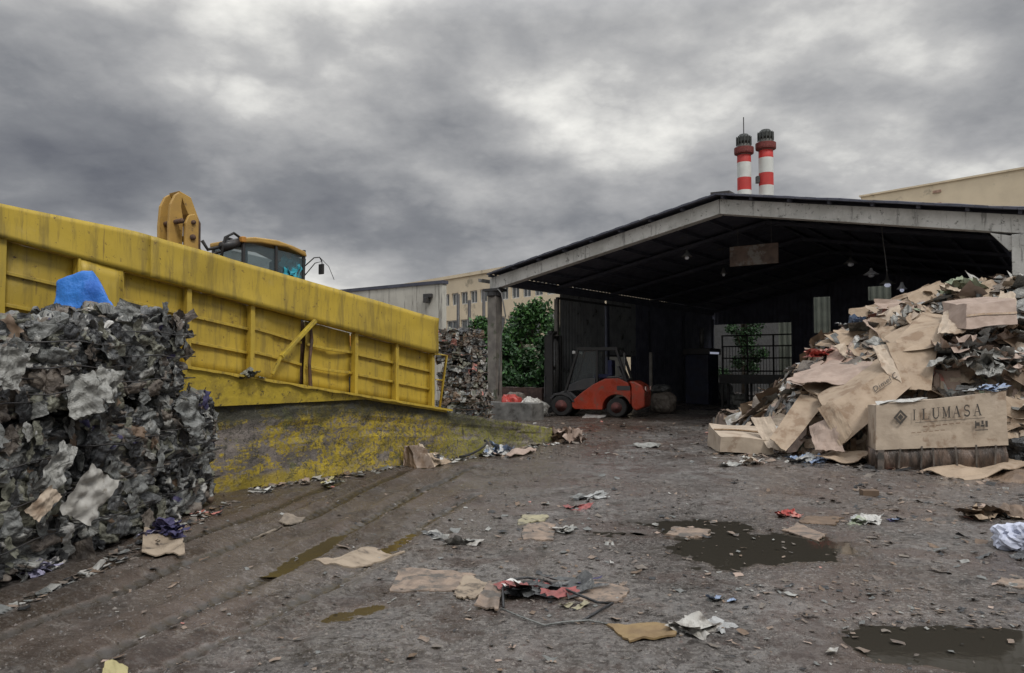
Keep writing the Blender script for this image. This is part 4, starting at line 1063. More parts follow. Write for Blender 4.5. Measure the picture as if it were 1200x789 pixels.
tree('tree seen through the left side of the back shed gate', *(S(.3, DEEP+3.6, 0))[:2], 5.6, 1.25, 5, 6000, size=.08, lum=(.93, .07, 0), group='trees behind the shed')
tree('narrow dark shrub at the right edge of the grey wall', *(W_(.9, -4.2, 0))[:2], 4.1, .42, 6, 1600, size=.1, lum=(.95, .05, 0), group='shrubs by the grey wall')

# stacked bales of mixed paper behind the ramp end
pmats = [PG2, PG5, PINK, PG3, PW, KR3, PG4, PBK, PG1]; pw = [3, 4, .4, 1.6, .7, 2.5, 1.5, 1.5, 2.0]
bx, by = at(541, 400, 18).x, 18
for k, lab in enumerate(('lowest bale of mixed paper in the stack beyond the ramp end', 'middle bale of mixed paper in the stack beyond the ramp end', 'top bale of mixed paper in the stack beyond the ramp end')):
    bale('paper_bale', lab, 'mixed paper bales beyond the ramp', (bx + (-.02, .03, .0)[k], by, .84*k), SR + (0, .08, -.06)[k], (.92, .74, .83), .03, 40 + k, pmats, pw, .09, 90, 6, (.08, .25), strapmat=RUST)
bale('paper_bale', 'mixed paper bale half hidden right of the stack foot', 'mixed paper bales beyond the ramp', (bx + .25, by - 1.7, .40), SR + .3, (1.0, .8, .62), .03, 45, pmats, pw, .09, 60, 6, (.08, .25), strapmat=RUST)
# ================================================================= GREY BALES on the left
gm = [PG2, PG1, PG3, PG4, PG5, PBK, PW, KR3, NAVY]
gw = [3.8, 3.8, 1.6, 2.4, 2.0, 1.6, .25, .3, .08]
gw2 = [4.4, 3.8, 1.5, 1.7, 1.5, 2.0, .2, .2, .12]
GB = [ # label, x0(face), y0, y1, depth, z0, z1, dx tweak
    ('lower grey film bale nearest the yellow painted concrete wall', -3.44, 7.62, 8.86, .72, 0, 1.28, gw2),
    ('lower middle grey film bale holding a dirty white plastic sheet', -3.50, 6.34, 7.60, 1.25, 0, 1.24, gw),
    ('lower grey film bale at the left, above the white block and lavender paper', -3.62, 5.02, 6.32, 1.3, 0, 1.18, gw),
    ('lower grey film bale nearest the camera at the left picture edge', -3.85, 3.75, 5.00, 1.3, 0, 1.15, gw),
    ('upper dark grey film bale at the right end of the row by the yellow panels', -3.52, 7.0, 8.22, 1.05, 1.24, 2.17, gw2),
    ('upper grey film bale left of the dark end bale, below the blue plastic', -3.56, 5.72, 6.98, 1.2, 1.20, 2.0, gw),
    ('upper grey film bale at the left picture edge', -3.66, 4.40, 5.70, 1.25, 1.15, 1.86, gw)]
bl = []
for k, (lab, x0, y0, y1, dp, z0, z1, w) in enumerate(GB):
    cx = x0 - dp/2; cy = (y0+y1)/2
    bl.append(bale('film_bale', lab, 'grey film bales on the left', (cx, cy, z0), (.03, -.03, .02, 0, -.04, .03, .05)[k], (dp, (y1-y0)*.97, z1-z0), .0135, 60+k, gm, w, .060, 80, 5.4, (.08, .24), straps=True, strapmat=DST, nseg=8, smooth=True))
def bpatch(parent, px, py, X, n, a, b, rot, mat, name, lab, amp=.3, seed=1):
    d = ray(px, py); p = d * (X / d.x); p.z += CH
    inv = Matrix.Translation(parent.location) @ Matrix.Rotation(parent.rotation_euler.z, 4, 'Z')
    mb = MB(); patch(mb, (0, 0, 0), n, a, b, rot, 0, amp, 18, random.Random(seed), True)
    iv = inv.inverted()
    mb.v = [tuple(iv @ (Vector(v) + p)) for v in mb.v]
    return mb.build(name, mat, parent, smooth=True, fixn=False, label=lab)
bpatch(bl[1], 104, 580, -3.38, (1, -.5, -.15), .40, .32, .3, SHEET, 'plastic_sheet', 'dirty white plastic sheet bulging out', .22, 3)
bpatch(bl[5], 96, 463, -3.46, (1, -.6, .2), .34, .26, 1.0, PG3, 'plastic_sheet', 'pale grey sheet', .35, 4)
bpatch(bl[2], 66, 548, -3.5, (1, -.5, .0), .40, .16, .3, PG3, 'plastic_sheet', 'pale sheet', .3, 9)
bpatch(bl[1], 124, 452, -3.42, (1, -.4, .3), .30, .22, .3, PG3, 'plastic_sheet', 'pale sheet', .4, 6)
bpatch(bl[2], 52, 590, -3.5, (1, -.6, .1), .25, .13, .0, KR2, 'cardboard_piece', 'buff cardboard corner', .2, 8)
bpatch(bl[0], 222, 490, -3.34, (1, -.2, .3), .38, .3, 1.2, PG1, 'plastic_sheet', 'folded grey sheet', .4, 12)
bpatch(bl[6], 10, 432, -3.5, (1, -.6, .1), .28, .20, .6, PG3, 'plastic_sheet', 'pale sheet at the left edge', .3, 13)
fb = [at(56, 378, 7.45), at(140, 372, 7.3), at(110, 312, 7.5), at(64, 328, 7.55)]
bb = MB().hexa([fb[0], fb[1], fb[1] + Vector((-.25, .42, 0)), fb[0] + Vector((-.05, .5, 0))], [fb[3], fb[2], fb[2] + Vector((-.22, .40, -.06)), fb[3] + Vector((-.04, .42, -.05))]).build('plastic_bag', PB, smooth=True, loc=(fb[0] + fb[1]) / 2, bevel=.05)
sm_ = bb.modifiers.new('sub', 'SUBSURF'); sm_.levels = sm_.render_levels = 3
tx = bpy.data.textures.new('dent', 'CLOUDS'); tx.noise_scale = .22; dm = bb.modifiers.new('dent', 'DISPLACE'); dm.texture = tx; dm.strength = .07; dm.mid_level = .5
props(bb, 'bright blue plastic bag lying on top of the grey bales', 'bag')

# scraps at the foot of the bales
rough_block('foam_block', 'white foam block standing at the foot of the leftmost grey bale', 'block', 0, .14, 0, .12, .19, WHT, lambda s, t, z: gr(30, 668) + Vector((s, t, z)) , .008, 4)
clump('shredded_paper', 'lavender heap of shredded paper at the left picture edge under the bales', gr(18, 676), (.62, .42, .26), [LAV, LAV, PW], 46, 21, 'paper', ps=(.08, .22), flatk=.8)
flat('cardboard_sheet', 'buff cardboard piece under the navy cloth at the foot of the bales', 'cardboard', [(166, 655), (216, 654), (213, 632), (168, 626)], z=.02, mat=KD, warp=.015, th=.01, fold=.08)
clump('cloth', 'navy blue cloth wad lying on the buff cardboard by the bales', gr(196, 632) + Vector((0, 0, .04)), (.34, .26, .20), [NAVY, NAVY, LAV], 12, 22, 'cloth', ps=(.3, .8))
clump('plastic_scrap', 'pinkish rag by the corner of the last grey bale', gr(240, 605), (.26, .2, .08), [PINK, PW], 6, 23, 'scrap')

# ================================================================= RUBBISH HEAP on the right
FOOT = [(5.6, 19.5), (4.75, 16.4), (4.55, 15.0), (5.2, 13.6), (6.2, 12.7), (7.6, 11.9), (9.2, 11.1), (11.5, 10.2), (14.5, 9.4)]
def heap_h(X, Y):
    X = np.asarray(X, float); Y = np.asarray(Y, float)
    d = seg_dist(X, Y, FOOT)
    # inside test: right/behind of the foot line
    xp = np.interp(Y, [p[1] for p in FOOT][::-1], [p[0] for p in FOOT][::-1])
    ins = X > xp
    prof = np.interp(d, [0, .5, 1.2, 2.2, 3.1, 4.2, 6, 9], [0, .55, 1.28, 2.15, 2.75, 3.15, 3.35, 3.3])
    P = np.stack([X.ravel(), Y.ravel(), np.zeros(X.size)], 1)
    nz = (.30 * fbm(P * .8, 3, 70) + .16 * fbm(P * 2.4, 3, 75)).reshape(X.shape)
    fall = np.clip((21.5 - Y) / 4.0, 0, 1)
    return np.where(ins, np.maximum(prof * (1 + .0 * d) + nz * np.clip(d, 0, 1), 0.0), 0) * fall
def hh(x, y): return float(heap_h(np.array([x]), np.array([y]))[0])
def hit(px, py, up=.0):
    d = ray(px, py); Ys = np.arange(9.0, 20, .03); k = Ys / d.y
    xs_, zs_ = d.x*k, CH + d.z*k; h = heap_h(xs_, Ys)
    w = np.nonzero(zs_ < h + up)[0]
    i = w[0] if len(w) else (int(np.argmin(np.abs(zs_ - h - up))) if True else 0)
    return Vector((xs_[i], Ys[i], zs_[i]))
hx = np.arange(4.2, 14.4, .045); hy = np.arange(9.3, 21.5, .055)
A, B = np.meshgrid(hx, hy, indexing='ij'); H = heap_h(A, B)
P3 = np.stack([A.ravel(), B.ravel(), H.ravel()], 1)
warp = np.stack([fbm(P3*1.5, 1, 81), fbm(P3*1.5+5, 1, 82), fbm(P3*1.5+9, 1, 83)], 1)
f1, f2, id1, of1 = voro((P3 + warp*.3) * 2.4, 91); g1, g2, id2, of2 = voro((P3 + warp*.2) * 6.5, 95)
tl = np.stack([np.sin(id1*77), np.cos(id1*51), np.sin(id1*33)], 1); tl2 = np.stack([np.sin(id2*77), np.cos(id2*51), np.sin(id2*33)], 1)
dz = .20*np.sum(tl*of1, 1) + .20*(id1-.5) + .07*(id2-.5) + .09*np.sum(tl2*of2, 1) - .07*np.exp(-(g2-g1)*8) - .12*np.exp(-(f2-f1)*9)
on = (H.ravel() > .02)
Zc = np.where(on, np.maximum(H.ravel() + dz * np.clip(H.ravel()/.5, 0, 1), .01), -.25)
# keep the heap on the open side of the shed's right wall
rel = np.stack([A.ravel() - O.x, B.ravel() - O.y], 1); ss = rel @ np.array([VV.x, VV.y]); tt_ = rel @ np.array([UU.x, UU.y])
Zc = np.where((ss > SW - .15) & (tt_ > -.3), -.25, Zc)
V = np.stack([A.ravel(), B.ravel(), Zc], 1); I = np.arange(A.size).reshape(A.shape)
Fc = np.stack([I[:-1, :-1], I[1:, :-1], I[1:, 1:], I[:-1, 1:]], -1).reshape(-1, 4)
keep = (Zc[Fc] > -.2).any(1); Fc = Fc[keep]
hm = [KR1, KR2, KR4, KR3, PG5, PG2, PG1, PW, SIL, PG3, GRN, PINK]
def hw(x, z):   # browner to the left and top, greyer film to the right
    g_ = max(0, min(1, (x - 7.6) / 2.0)) * (1 if z < 2.5 else .45)
    return [3.4*(1-.5*g_), 3.2*(1-.3*g_), 2.8, 1.4, 1.5+g_, .6+.3*g_, .8+.7*g_, 1.0+.6*g_, .4+1.1*g_, .8+1.3*g_, .15, .14]
fid = _frac(np.where(_frac(id1*31.7) < .45, id1, id2)[Fc[:, 0]] * 91.3); ms = []
for k, a in enumerate(Fc[:, 0]):
    w = np.cumsum(hw(V[a, 0], V[a, 2])); ms.append(int(np.searchsorted(w / w[-1], fid[k])))
hb_ = MB(); hb_.add(V.tolist(), Fc.tolist(), ms)
rnd = random.Random(99)
cnt = 0
while cnt < 4600:
    x, y = rnd.uniform(4.4, 13.5), rnd.uniform(9.6, 20.5)
    r_ = Vector((x, y, 0)) - O; s, t = r_.dot(VV), r_.dot(UU)
    if s > SW - .3 and t > -.4: continue
    z = hh(x, y)
    if z < .08: continue
    e = .12; nn = Vector((-(hh(x+e, y) - z)/e, -(hh(x, y+e) - z)/e, 1)).normalized()
    nn = (nn + Vector((rnd.uniform(-.75, .75), rnd.uniform(-.75, .75), rnd.uniform(-.3, .6)))).normalized()
    big = rnd.random() < .10
    a = rnd.uniform(.35, .7) if big else rnd.uniform(.07, .27)
    m = rnd.choices(range(12), hw(x, z))[0]
    patch(hb_, (x, y, z + rnd.uniform(.0, .09)), nn, a, a*rnd.uniform(.35, .9), rnd.random()*6, m, .15 if m < 4 else .4, 3, rnd); cnt += 1
o = hb_.build('rubbish_heap', hm, fixn=False, loc=(8, 14, 0)); props(o, 'great heap of mixed cardboard, paper and film spilling from the shed', 'heap', kind='stuff')

CB = 'cardboard boxes and sheets on the heap'
def shp(name, label, pts, mat, warp=.03, cat='cardboard', th=.012, rag=.03, fold=0, seed=None, off=(0, 0, 0), nx=10, ny=10):
    """pts: (px, py, Y) corners"""
    return card(name, label, cat, [at(a, b, c) + Vector(off) for a, b, c in pts], th, mat, warp, nx, ny, rag, seed, group=None, fold=fold)
# 1 open carton at the left foot
f = [at(843, 527, 13.9), at(908, 523, 13.6), at(905, 507, 13.6), at(843, 507, 13.9)]
Z0 = [p.copy() for p in f]; Z0[0].z = .02; Z0[1].z = .02; Z0[2].z = .27; Z0[3].z = .30
bk = [at(829, 520, 15.2), at(897, 517, 15.2)]; b0 = bk[0].copy(); b0.z = .02; b1 = bk[1].copy(); b1.z = .02; b2 = at(893, 498, 15.2); b3 = at(831, 497, 15.2); b2.z = .40; b3.z = .46
t1, _ = carton('flattened_carton', 'low pale carton lying at the far left foot of the heap', Z0 + [b0, b1, b2, b3], KR2, .03, 8, 2, tape=3)
shp('carton_flap', 'narrow upright board leaning between the low carton and the big plain sheet', [(899, 525, 13.5), (922, 528, 13.3), (903, 488, 14.0), (880, 490, 14.2)], KR2, .03, seed=3)
shp('cardboard_sheet', 'big plain board leaning at the left front of the heap', [(902, 514, 13.35), (921, 529, 13.0), (971, 468, 13.9), (938, 462, 14.3)], KR1, .02, seed=4, rag=.01)
for k, (dy, l_) in enumerate(((0, 'topmost'), (5, 'middle'), (10, 'lowest'))):
    shp('cardboard_sheet', l_ + ' of three folded boards layered above the big plain board', [(940+k*6, 452+dy, 14.3-.1*k), (975+k*7, 474+dy*.6, 13.7-.1*k), (1010, 450+dy, 14.3-.1*k), (965, 440+dy, 15.0-.1*k)], (KR1, KR2, KR1)[k], .03, seed=5+k, rag=.02)
shp('torn_board', 'wide torn board with a ragged lower edge jutting over the left side of the heap', [(920, 446, 14.2), (1003, 450, 13.6), (1034, 424, 14.0), (958, 424, 15.2)], KR4, .07, seed=11, rag=.07, nx=24, ny=10)
shp('torn_board', 'pinkish torn board lying above the wide ragged board', [(958, 440, 14.6), (1020, 432, 14.2), (1030, 410, 14.7), (975, 405, 15.5)], M('pale_pink_board', (.40, .28, .22), (.33, .22, .18), 4, .8), .06, seed=12, rag=.06)
clump('red_film', 'red and pink film crumpled on the left shoulder of the heap', hit(968, 422) + Vector((-.1, -.25, .05)), (.75, .5, .25), [PINK, RED, PINK, KR4], 9, 31, 'film')
clump('blue_plastic', 'pale blue plastic wad high on the left shoulder of the heap', hit(1004, 387) + Vector((0, -.2, .02)), (.62, .45, .35), [PB2, PB2, SIL], 10, 32, 'film')
clump('green_paper', 'pale green crumpled board on the very top of the heap', hit(1122, 346) + Vector((0, -.1, .0)), (.85, .5, .45), [GRN, KR2, GRN], 9, 33, 'paper', amp=.5)
# 6 long box with lettering
fr = [at(985, 524, 12.55), at(1070, 452, 12.95), at(1056, 424, 13.4), at(965, 479, 13.0)]
dv = Vector((.25, .85, .22)); c8 = fr + [p + dv for p in fr]
lb, base = carton('long_box', 'long kraft carton with dark lettering leaning on the middle of the heap', c8, KR1, .02, 10, 5)
q = [fr[0], fr[1], fr[2], fr[3]]
INK = M('print_ink', (.05, .045, .04), (.07, .06, .05), 20, .8); INKF = M('faded_print', (.17, .115, .08), (.22, .15, .10), 30, .85)
ink(lb, base, q, [fit('Dimel', .58, .60, .80, .76), fit('C', .83, .58, .88, .78), rect(.58, .55, .80, .565)], INK, .028)
shp('box_flap', 'end flap folded from the long lettered carton', [(985, 524, 12.5), (1000, 505, 12.45), (975, 470, 12.9), (958, 478, 13.0)], KR1, .02, seed=14)
shp('cardboard_sheet', 'small shaded board under the long lettered carton', [(955, 528, 12.6), (990, 529, 12.4), (975, 488, 12.8), (948, 500, 13.1)], KR4, .04, seed=15, rag=.05)
shp('cardboard_sheet', 'tall upright kraft board in the middle of the heap above the lettered carton', [(1062, 455, 13.0), (1091, 458, 12.9), (1098, 408, 13.5), (1038, 402, 13.7)], KR1, .04, seed=16, rag=.02)
shp('cardboard_sheet', 'narrow board folded along the left of the tall upright one', [(1035, 432, 13.3), (1062, 455, 13.0), (1042, 403, 13.7), (1022, 405, 13.9)], KR2, .03, seed=17, rag=.02)
fr = [at(1058, 412, 13.5), at(1100, 405, 13.4), at(1113, 374, 13.9), at(1050, 398, 13.8)]
dv = Vector((.15, 1.0, .28)); b_ = [p + dv for p in fr]
b_[3] = at(1082, 366, 14.9); b_[2] = at(1112, 370, 14.9)
carton('tilted_box', 'closed kraft carton tipped on edge above the tall upright board', fr + b_, KR1, .03, 10, 6, tape=3)
fr = [at(1132, 385, 13.2), at(1192, 380, 13.0), at(1191, 352, 13.3), at(1132, 358, 13.5)]
carton('large_box', 'worn kraft carton at the upper right of the heap against the column', fr + [p + Vector((.1, .9, .15)) for p in fr], KR4, .05, 8, 7, tape=0)
shp('cardboard_sheet', 'rounded board propped above the worn upper right carton', [(1165, 358, 13.6), (1192, 358, 13.5), (1190, 344, 13.9), (1172, 342, 14.0)], KR2, .05, seed=18, rag=.1)
shp('cardboard_sheet', 'pale board lying left of the worn upper right carton', [(1098, 392, 13.4), (1132, 388, 13.3), (1138, 362, 13.9), (1105, 366, 14.2)], KR2, .06, seed=19, rag=.05)
for k, (x0, y0, x1, y1, lab, m) in enumerate([(1093, 450, 1150, 420, 'wide strip of pale grey plastic film, lowest fold on the right of the heap', PG3), (1090, 432, 1140, 404, 'silvery grey plastic film fold in the middle right of the heap', SIL), (1105, 415, 1165, 398, 'grey film sheet above the silvery fold', SIL),
                                             (1130, 438, 1185, 420, 'whitish crumpled film near the right picture edge', PW), (1120, 455, 1180, 436, 'pale film lying just behind the top of the lettered strapped box', PG3), (1160, 405, 1200, 392, 'dirty board strip at the right edge of the heap', KR3)]):
    a, b = hit(x0, y0), hit(x1, y1); mid = (a+b)/2 + Vector((0, -.22, .05)); d = (b-a); L = max(d.length, .5)
    clump('plastic_film', lab, mid, (L*1.0, .5, .36), [m, m, PG3, KR4], 8, 50+k, 'film', math.atan2(d.y, d.x)*.5 + .1, ps=(.5, .95), amp=.5)
rr2 = random.Random(12)
spots = [(1000, 400), (1022, 388), (1040, 375), (1062, 352), (1085, 350), (1030, 398), (1070, 382), (1145, 350), (1160, 430), (1185, 440), (1120, 440), (990, 415), (1012, 372), (1048, 362), (1150, 400), (1178, 398)]
for k, (px, py) in enumerate(spots):
    p = hit(px, py) + Vector((0, -.12, .06)); a = rr2.uniform(-.6, .9); L = rr2.uniform(.45, .95); w = rr2.uniform(.3, .55)
    e1 = Vector((math.cos(a), math.sin(a), rr2.uniform(-.1, .5))).normalized() * L/2; e2 = Vector((-math.sin(a)*.6, math.cos(a)*.6, .65)).normalized() * w/2
    card('cardboard_sheet', 'kraft board among many alike strewn over the upper face of the heap', 'cardboard', [p-e1-e2, p+e1-e2, p+e1+e2, p-e1+e2], .01, rr2.choice([KR1, KR2, KR4]), .05, 8, 8, .06, k*2.3, group='loose boards strewn over the heap')
# strapped box with the printed name
c = [at(1026, 545, 11.75), at(1182, 543, 11.35), at(1178, 460, 11.4), at(1027, 475, 11.8)]
c[0].z = .01; c[1].z = .01
lo, hi_ = c[0].z, .40
kraft = []
def lerp(a, b, u): return a*(1-u) + b*u
m0, m1 = lerp(c[0], c[3], .30), lerp(c[1], c[2], .34)
back = Vector((.35, 1.05, -.05))
sb, base = carton('strapped_box', 'big kraft box with dark logo and letters over a dark wrapped base', [m0, m1, c[2], c[3]] + [p + back for p in (m0, m1, c[2], c[3])], KR2, .028, 12, 9)
n = N('dark_wrapped_film'); cc = n.mix(n.ramp(n.noise(3, 6, .7, n.scalev(2.5, 1, .4)), .4, .62), (.055, .042, .034), (.15, .105, .08)); n.bump(n.noise(9, 5, .6, n.scalev(3, 1, .5)), .8, .05); WRP = n.out(cc, .35)
mb = MB(); e = Vector((0, .04, 0)); ins = [c[0]+e, c[1]+e, m1+e, m0+e]
vs = []; K = 16
for i in range(K*2+1):
    for j in range(7):
        u, v = i/(K*2), j/6; p = ins[0]*(1-u)*(1-v) + ins[1]*u*(1-v) + ins[2]*u*v + ins[3]*(1-u)*v
        p = p + Vector((0, -.05*math.sin(v*PI) + .04*mnoise.noise((u*9, v*2, 3)), -.004)); vs.append(p - base)
mb.add(vs, [(i*7+j, (i+1)*7+j, (i+1)*7+j+1, i*7+j+1) for i in range(K*2) for j in range(6)])
q4 = [c[0]+e, c[1]+e, m1+e, m0+e]; mb.hexa([q4[0]-base+Vector((0,.1,0)), q4[1]-base+Vector((0,.1,0)), q4[1]+back-base, q4[0]+back-base], [q4[3]-base+Vector((0,.1,-.01)), q4[2]-base+Vector((0,.1,-.01)), q4[2]+back-base, q4[3]+back-base])
mb.build('wrapped_base', WRP, sb, smooth=True, fixn=False)
STP = M('clear_strap', (.12, .10, .085), (.08, .07, .06), 9, .35, c3=(.05,.045,.04), s3=7, t3=.5)
for k, u in enumerate((.03, .18, .345, .43, .60, .755, .90)):
    mb = MB(); w = .028 if k else .10; dxs = .015 * math.sin(k*5)
    pts = [lerp(c[0], c[1], u + dxs), lerp(m0, m1, u), lerp(c[3], c[2], u - dxs) if k == 0 else lerp(lerp(m0, m1, u), lerp(c[3], c[2], u), (.03, .015, .05, .01, .02, .04, .02)[k])]
    pts = [p + Vector((0, -.045, 0)) - base for p in pts]
    hw_ = Vector((w/2, 0, 0)); vs = []
    for p in pts: vs += [p - hw_, p + hw_, p + hw_ + Vector((0, .006, 0)), p - hw_ + Vector((0, .006, 0))]
    fs = [(i*4+a, i*4+(a+1) % 4, (i+1)*4+(a+1) % 4, (i+1)*4+a) for i in range(len(pts)-1) for a in range(4)] + [(0,1,2,3), (8,11,10,9)]
    if k == 0: vs = vs[:8]; fs = [f_ for f_ in fs if max(f_) < 8] + [(4,5,6,7)]
    mb.add(vs, fs).build('strap', STP, sb)
# printed face: serif letters I L U M A S A
def arc(cx, cy, rx, ry, a0, a1, w, n_=10):
    vs = []; 
    for i in range(n_+1):
        a = math.radians(a0 + (a1-a0)*i/n_); vs += [(cx + (rx-w/2)*math.cos(a), cy + (ry-w/2)*math.sin(a)), (cx + (rx+w/2)*math.cos(a), cy + (ry+w/2)*math.sin(a))]
    return vs, [(2*i, 2*i+1, 2*i+3, 2*i+2) for i in range(n_)]
def stroke(x0, y0, x1, y1, w): return [(x0-w/2, y0), (x0+w/2, y0), (x1+w/2, y1), (x1-w/2, y1)], [(0,1,2,3)]
SF = lambda x, y, w=.34: rect(x-w/2, y-.025, x+w/2, y+.025)
GL = {'I': [stroke(.5,0,.5,1,.2), SF(.5,.025,.5), SF(.5,.975,.5)],
 'L': [stroke(.25,0,.25,1,.2), SF(.25,.975,.5), rect(.05,0,.9,.06), stroke(.87,.03,.87,.3,.06)],
 'U': [stroke(.2,.3,.2,1,.2), stroke(.8,.3,.8,1,.08), arc(.5,.32,.3,.28,180,360,.12), SF(.2,.975,.42), SF(.8,.975,.36)],
 'M': [stroke(.15,0,.15,1,.07), stroke(.85,0,.85,1,.2), stroke(.5,.1,.18,1,.16), stroke(.5,.1,.82,1,.07), SF(.15,.025,.3), SF(.85,.025,.38), SF(.12,.975,.24), SF(.88,.975,.28)],
 'A': [stroke(.14,0,.5,1,.06), stroke(.84,0,.5,1,.19), rect(.28,.32,.68,.38), SF(.14,.025,.3), SF(.84,.025,.38)],
 'S': [arc(.5,.74,.28,.22,20,270,.12), arc(.5,.28,.30,.24,90,-160,.15), stroke(.78,.72,.78,.95,.05), stroke(.2,.05,.2,.3,.05)]}
def glyph(ch, u0, v0, u1, v1): return [([(u0+(a)*(u1-u0), v0+b*(v1-v0)) for a, b in vs], fs) for vs, fs in GL[ch]]
marks = []
for k, ch in enumerate('ILUMASA'):
    u = .27 + k*.079; marks += glyph(ch, u, .60, u + (.064 if ch != 'I' else .045), .83)
fc = [m0, m1, c[2], c[3]]
ink(sb, base, fc, marks + [rect(.30, .545, .83, .555)], INK, .052, 'lettering')
lg = []; cx, cy, a, b = .185, .69, .055, .165
lg += [([(cx-a, cy), (cx, cy-b), (cx, cy-b*.6), (cx-a*.6, cy)], [(0,1,2,3)]), ([(cx, cy-b), (cx+a, cy), (cx+a*.6, cy), (cx, cy-b*.6)], [(0,1,2,3)]), ([(cx+a, cy), (cx, cy+b), (cx, cy+b*.6), (cx+a*.6, cy)], [(0,1,2,3)]), ([(cx, cy+b), (cx-a, cy), (cx-a*.6, cy), (cx, cy+b*.6)], [(0,1,2,3)]),
       ([(cx-a*.42, cy), (cx, cy-b*.42), (cx+a*.42, cy), (cx, cy+b*.42)], [(0,1,2,3)])]
ink(sb, base, fc, lg, INK, .052, 'logo')
sm = [rect(.36+.05*k, .44+.006*k, .395+.05*k, .462+.006*k) for k in range(6)] + [rect(.27+.045*k, .33+.004*k, .30+.045*k, .345+.004*k) for k in range(6)]
ink(sb, base, fc, sm, INKF, .052, 'small_print')
ink(sb, base, fc, [rect(.755, .36, .765, .50), rect(.765, .40, .79, .47), rect(.797, .38, .825, .42), rect(.803, .43, .819, .50), rect(.832, .37, .85, .49), rect(.755, .31, .85, .325)], INK, .052, 'handling_marks')
card('torn_film', 'whitish torn film edge lying over the top of the lettered strapped box', 'film', [c[3] + Vector((.02, -.03, .03)), lerp(c[3], c[2], .40) + Vector((0, -.03, .03)), lerp(c[3], c[2], .36) + Vector((.1, .2, .04)), c[3] + Vector((.1, .2, .04))], .006, PW, .03, 16, 8, .09, 3.3)
clump('torn_film', 'white film scrunched on the top right corner of the lettered strapped box', lerp(c[3], c[2], .9) + Vector((.03, .12, .03)), (.52, .32, .12), [PW, PB2, SIL], 8, 61, 'film')

# ================================================================= FORKLIFT
fp = inside(727, 24.2); fp.z = 0
fk = thing('forklift', 'orange red forklift with black mast parked at the shed entrance', 'forklift', fp, PI - math.radians(21)); fk.scale = (1.05, 1, 1)
n = N('forklift_red'); c_ = n.mix(n.ramp(n.noise(1.5, 5), .4, .6), (.42, .05, .022), (.33, .042, .02)); c_ = n.mix(n.ramp(n.noise(4, 7, .7), .52, .64), c_, (.20, .085, .055)); n.bump(n.noise(20), .08); FRD = n.out(c_, n.ramp(n.noise(4), .35, .65, .25, .5))
FDK = M('forklift_charcoal', (.04, .041, .045), (.06, .058, .058), 5, .5, .1, 30)
HUBM = M('dusty_red_rim', (.20, .07, .06), (.14, .06, .055), 8, .7, .2, 40)
def pf(poly, y0, y1, mat, name, bev=.03, par=None, label=None): return MB().prism(poly, y0, y1).build(name, mat, par or fk, bevel=bev, label=label)
arc_ = lambda cx, cz, r, a0, a1, k=10: [(cx + r*math.cos(math.radians(a0+(a1-a0)*i/k)), cz + r*math.sin(math.radians(a0+(a1-a0)*i/k))) for i in range(k+1)]
# body with rear wheel arch; x forward, rear axle at 0, front axle 1.72
body = [(-.42, .42)] + [(-.44, .80), (-.36, 1.10), (-.05, 1.24), (.35, 1.22), (.75, 1.02), (1.12, .74), (1.36, .52), (1.42, .34), (1.30, .24), (.44, .24)] + arc_(0, .30, .43, 0, 155, 12)
pf(body, -.56, .56, FRD, 'body', .045)
cwt = [(-.445, .40), (-.445, .98), (-.38, 1.16), (-.55, 1.14), (-.78, 1.02), (-.86, .80), (-.84, .34), (-.62, .24), (-.50, .26)]
pf(cwt, -.54, .54, FRD, 'counterweight', .05)
pf([(-.30, 1.125), (-.02, 1.245), (.35, 1.225), (.30, 1.30), (.0, 1.315), (-.34, 1.19)], -.40, .40, FDK, 'hood_pad', .02)
pf([(1.10, .28), (2.0, .28), (2.02, .62), (1.75, .80), (1.52, .86), (1.18, .56)], -.50, .50, FDK, 'front_frame', .03)
for y0, y1 in ((-.62, -.42), (.42, .62)):
    pf([(2.08, .58), (1.95, .74), (1.66, .78), (1.42, .66), (1.30, .48), (1.34, .46), (1.46, .60), (1.68, .70), (1.92, .67), (2.04, .54)], y0, y1, FDK, 'fender', .01)
def wheel(x, r, w, y):
    o_ = MB().lathe([(r*.55, -w/2), (r*.9, -w/2), (r, -w*.32), (r, w*.32), (r*.9, w/2), (r*.55, w/2)], 30, (x, y, r), 'y').build('wheel', BLK, fk, smooth=False, bevel=.008)
    MB().lathe([(r*.56, -w/2-.005), (r*.40, -w*.40), (.06, -w*.35), (.06, w*.35), (r*.40, w*.40), (r*.56, w/2+.005)], 20, (x, y, r), 'y').build('rim', HUBM, o_, smooth=True)
    sg = 1 if y > 0 else -1
    MB().lathe([(.07, sg*w*.3), (.06, sg*(w*.48)), (.03, sg*w*.5)] if sg > 0 else [(.03, sg*w*.5), (.06, sg*w*.48), (.07, sg*w*.3)], 12, (x, y, r), 'y').build('hub', FDK, o_)
for y in (-.45, .45): wheel(0, .31, .20, y)
for y in (-.50, .50): wheel(1.72, .34, .24, y)
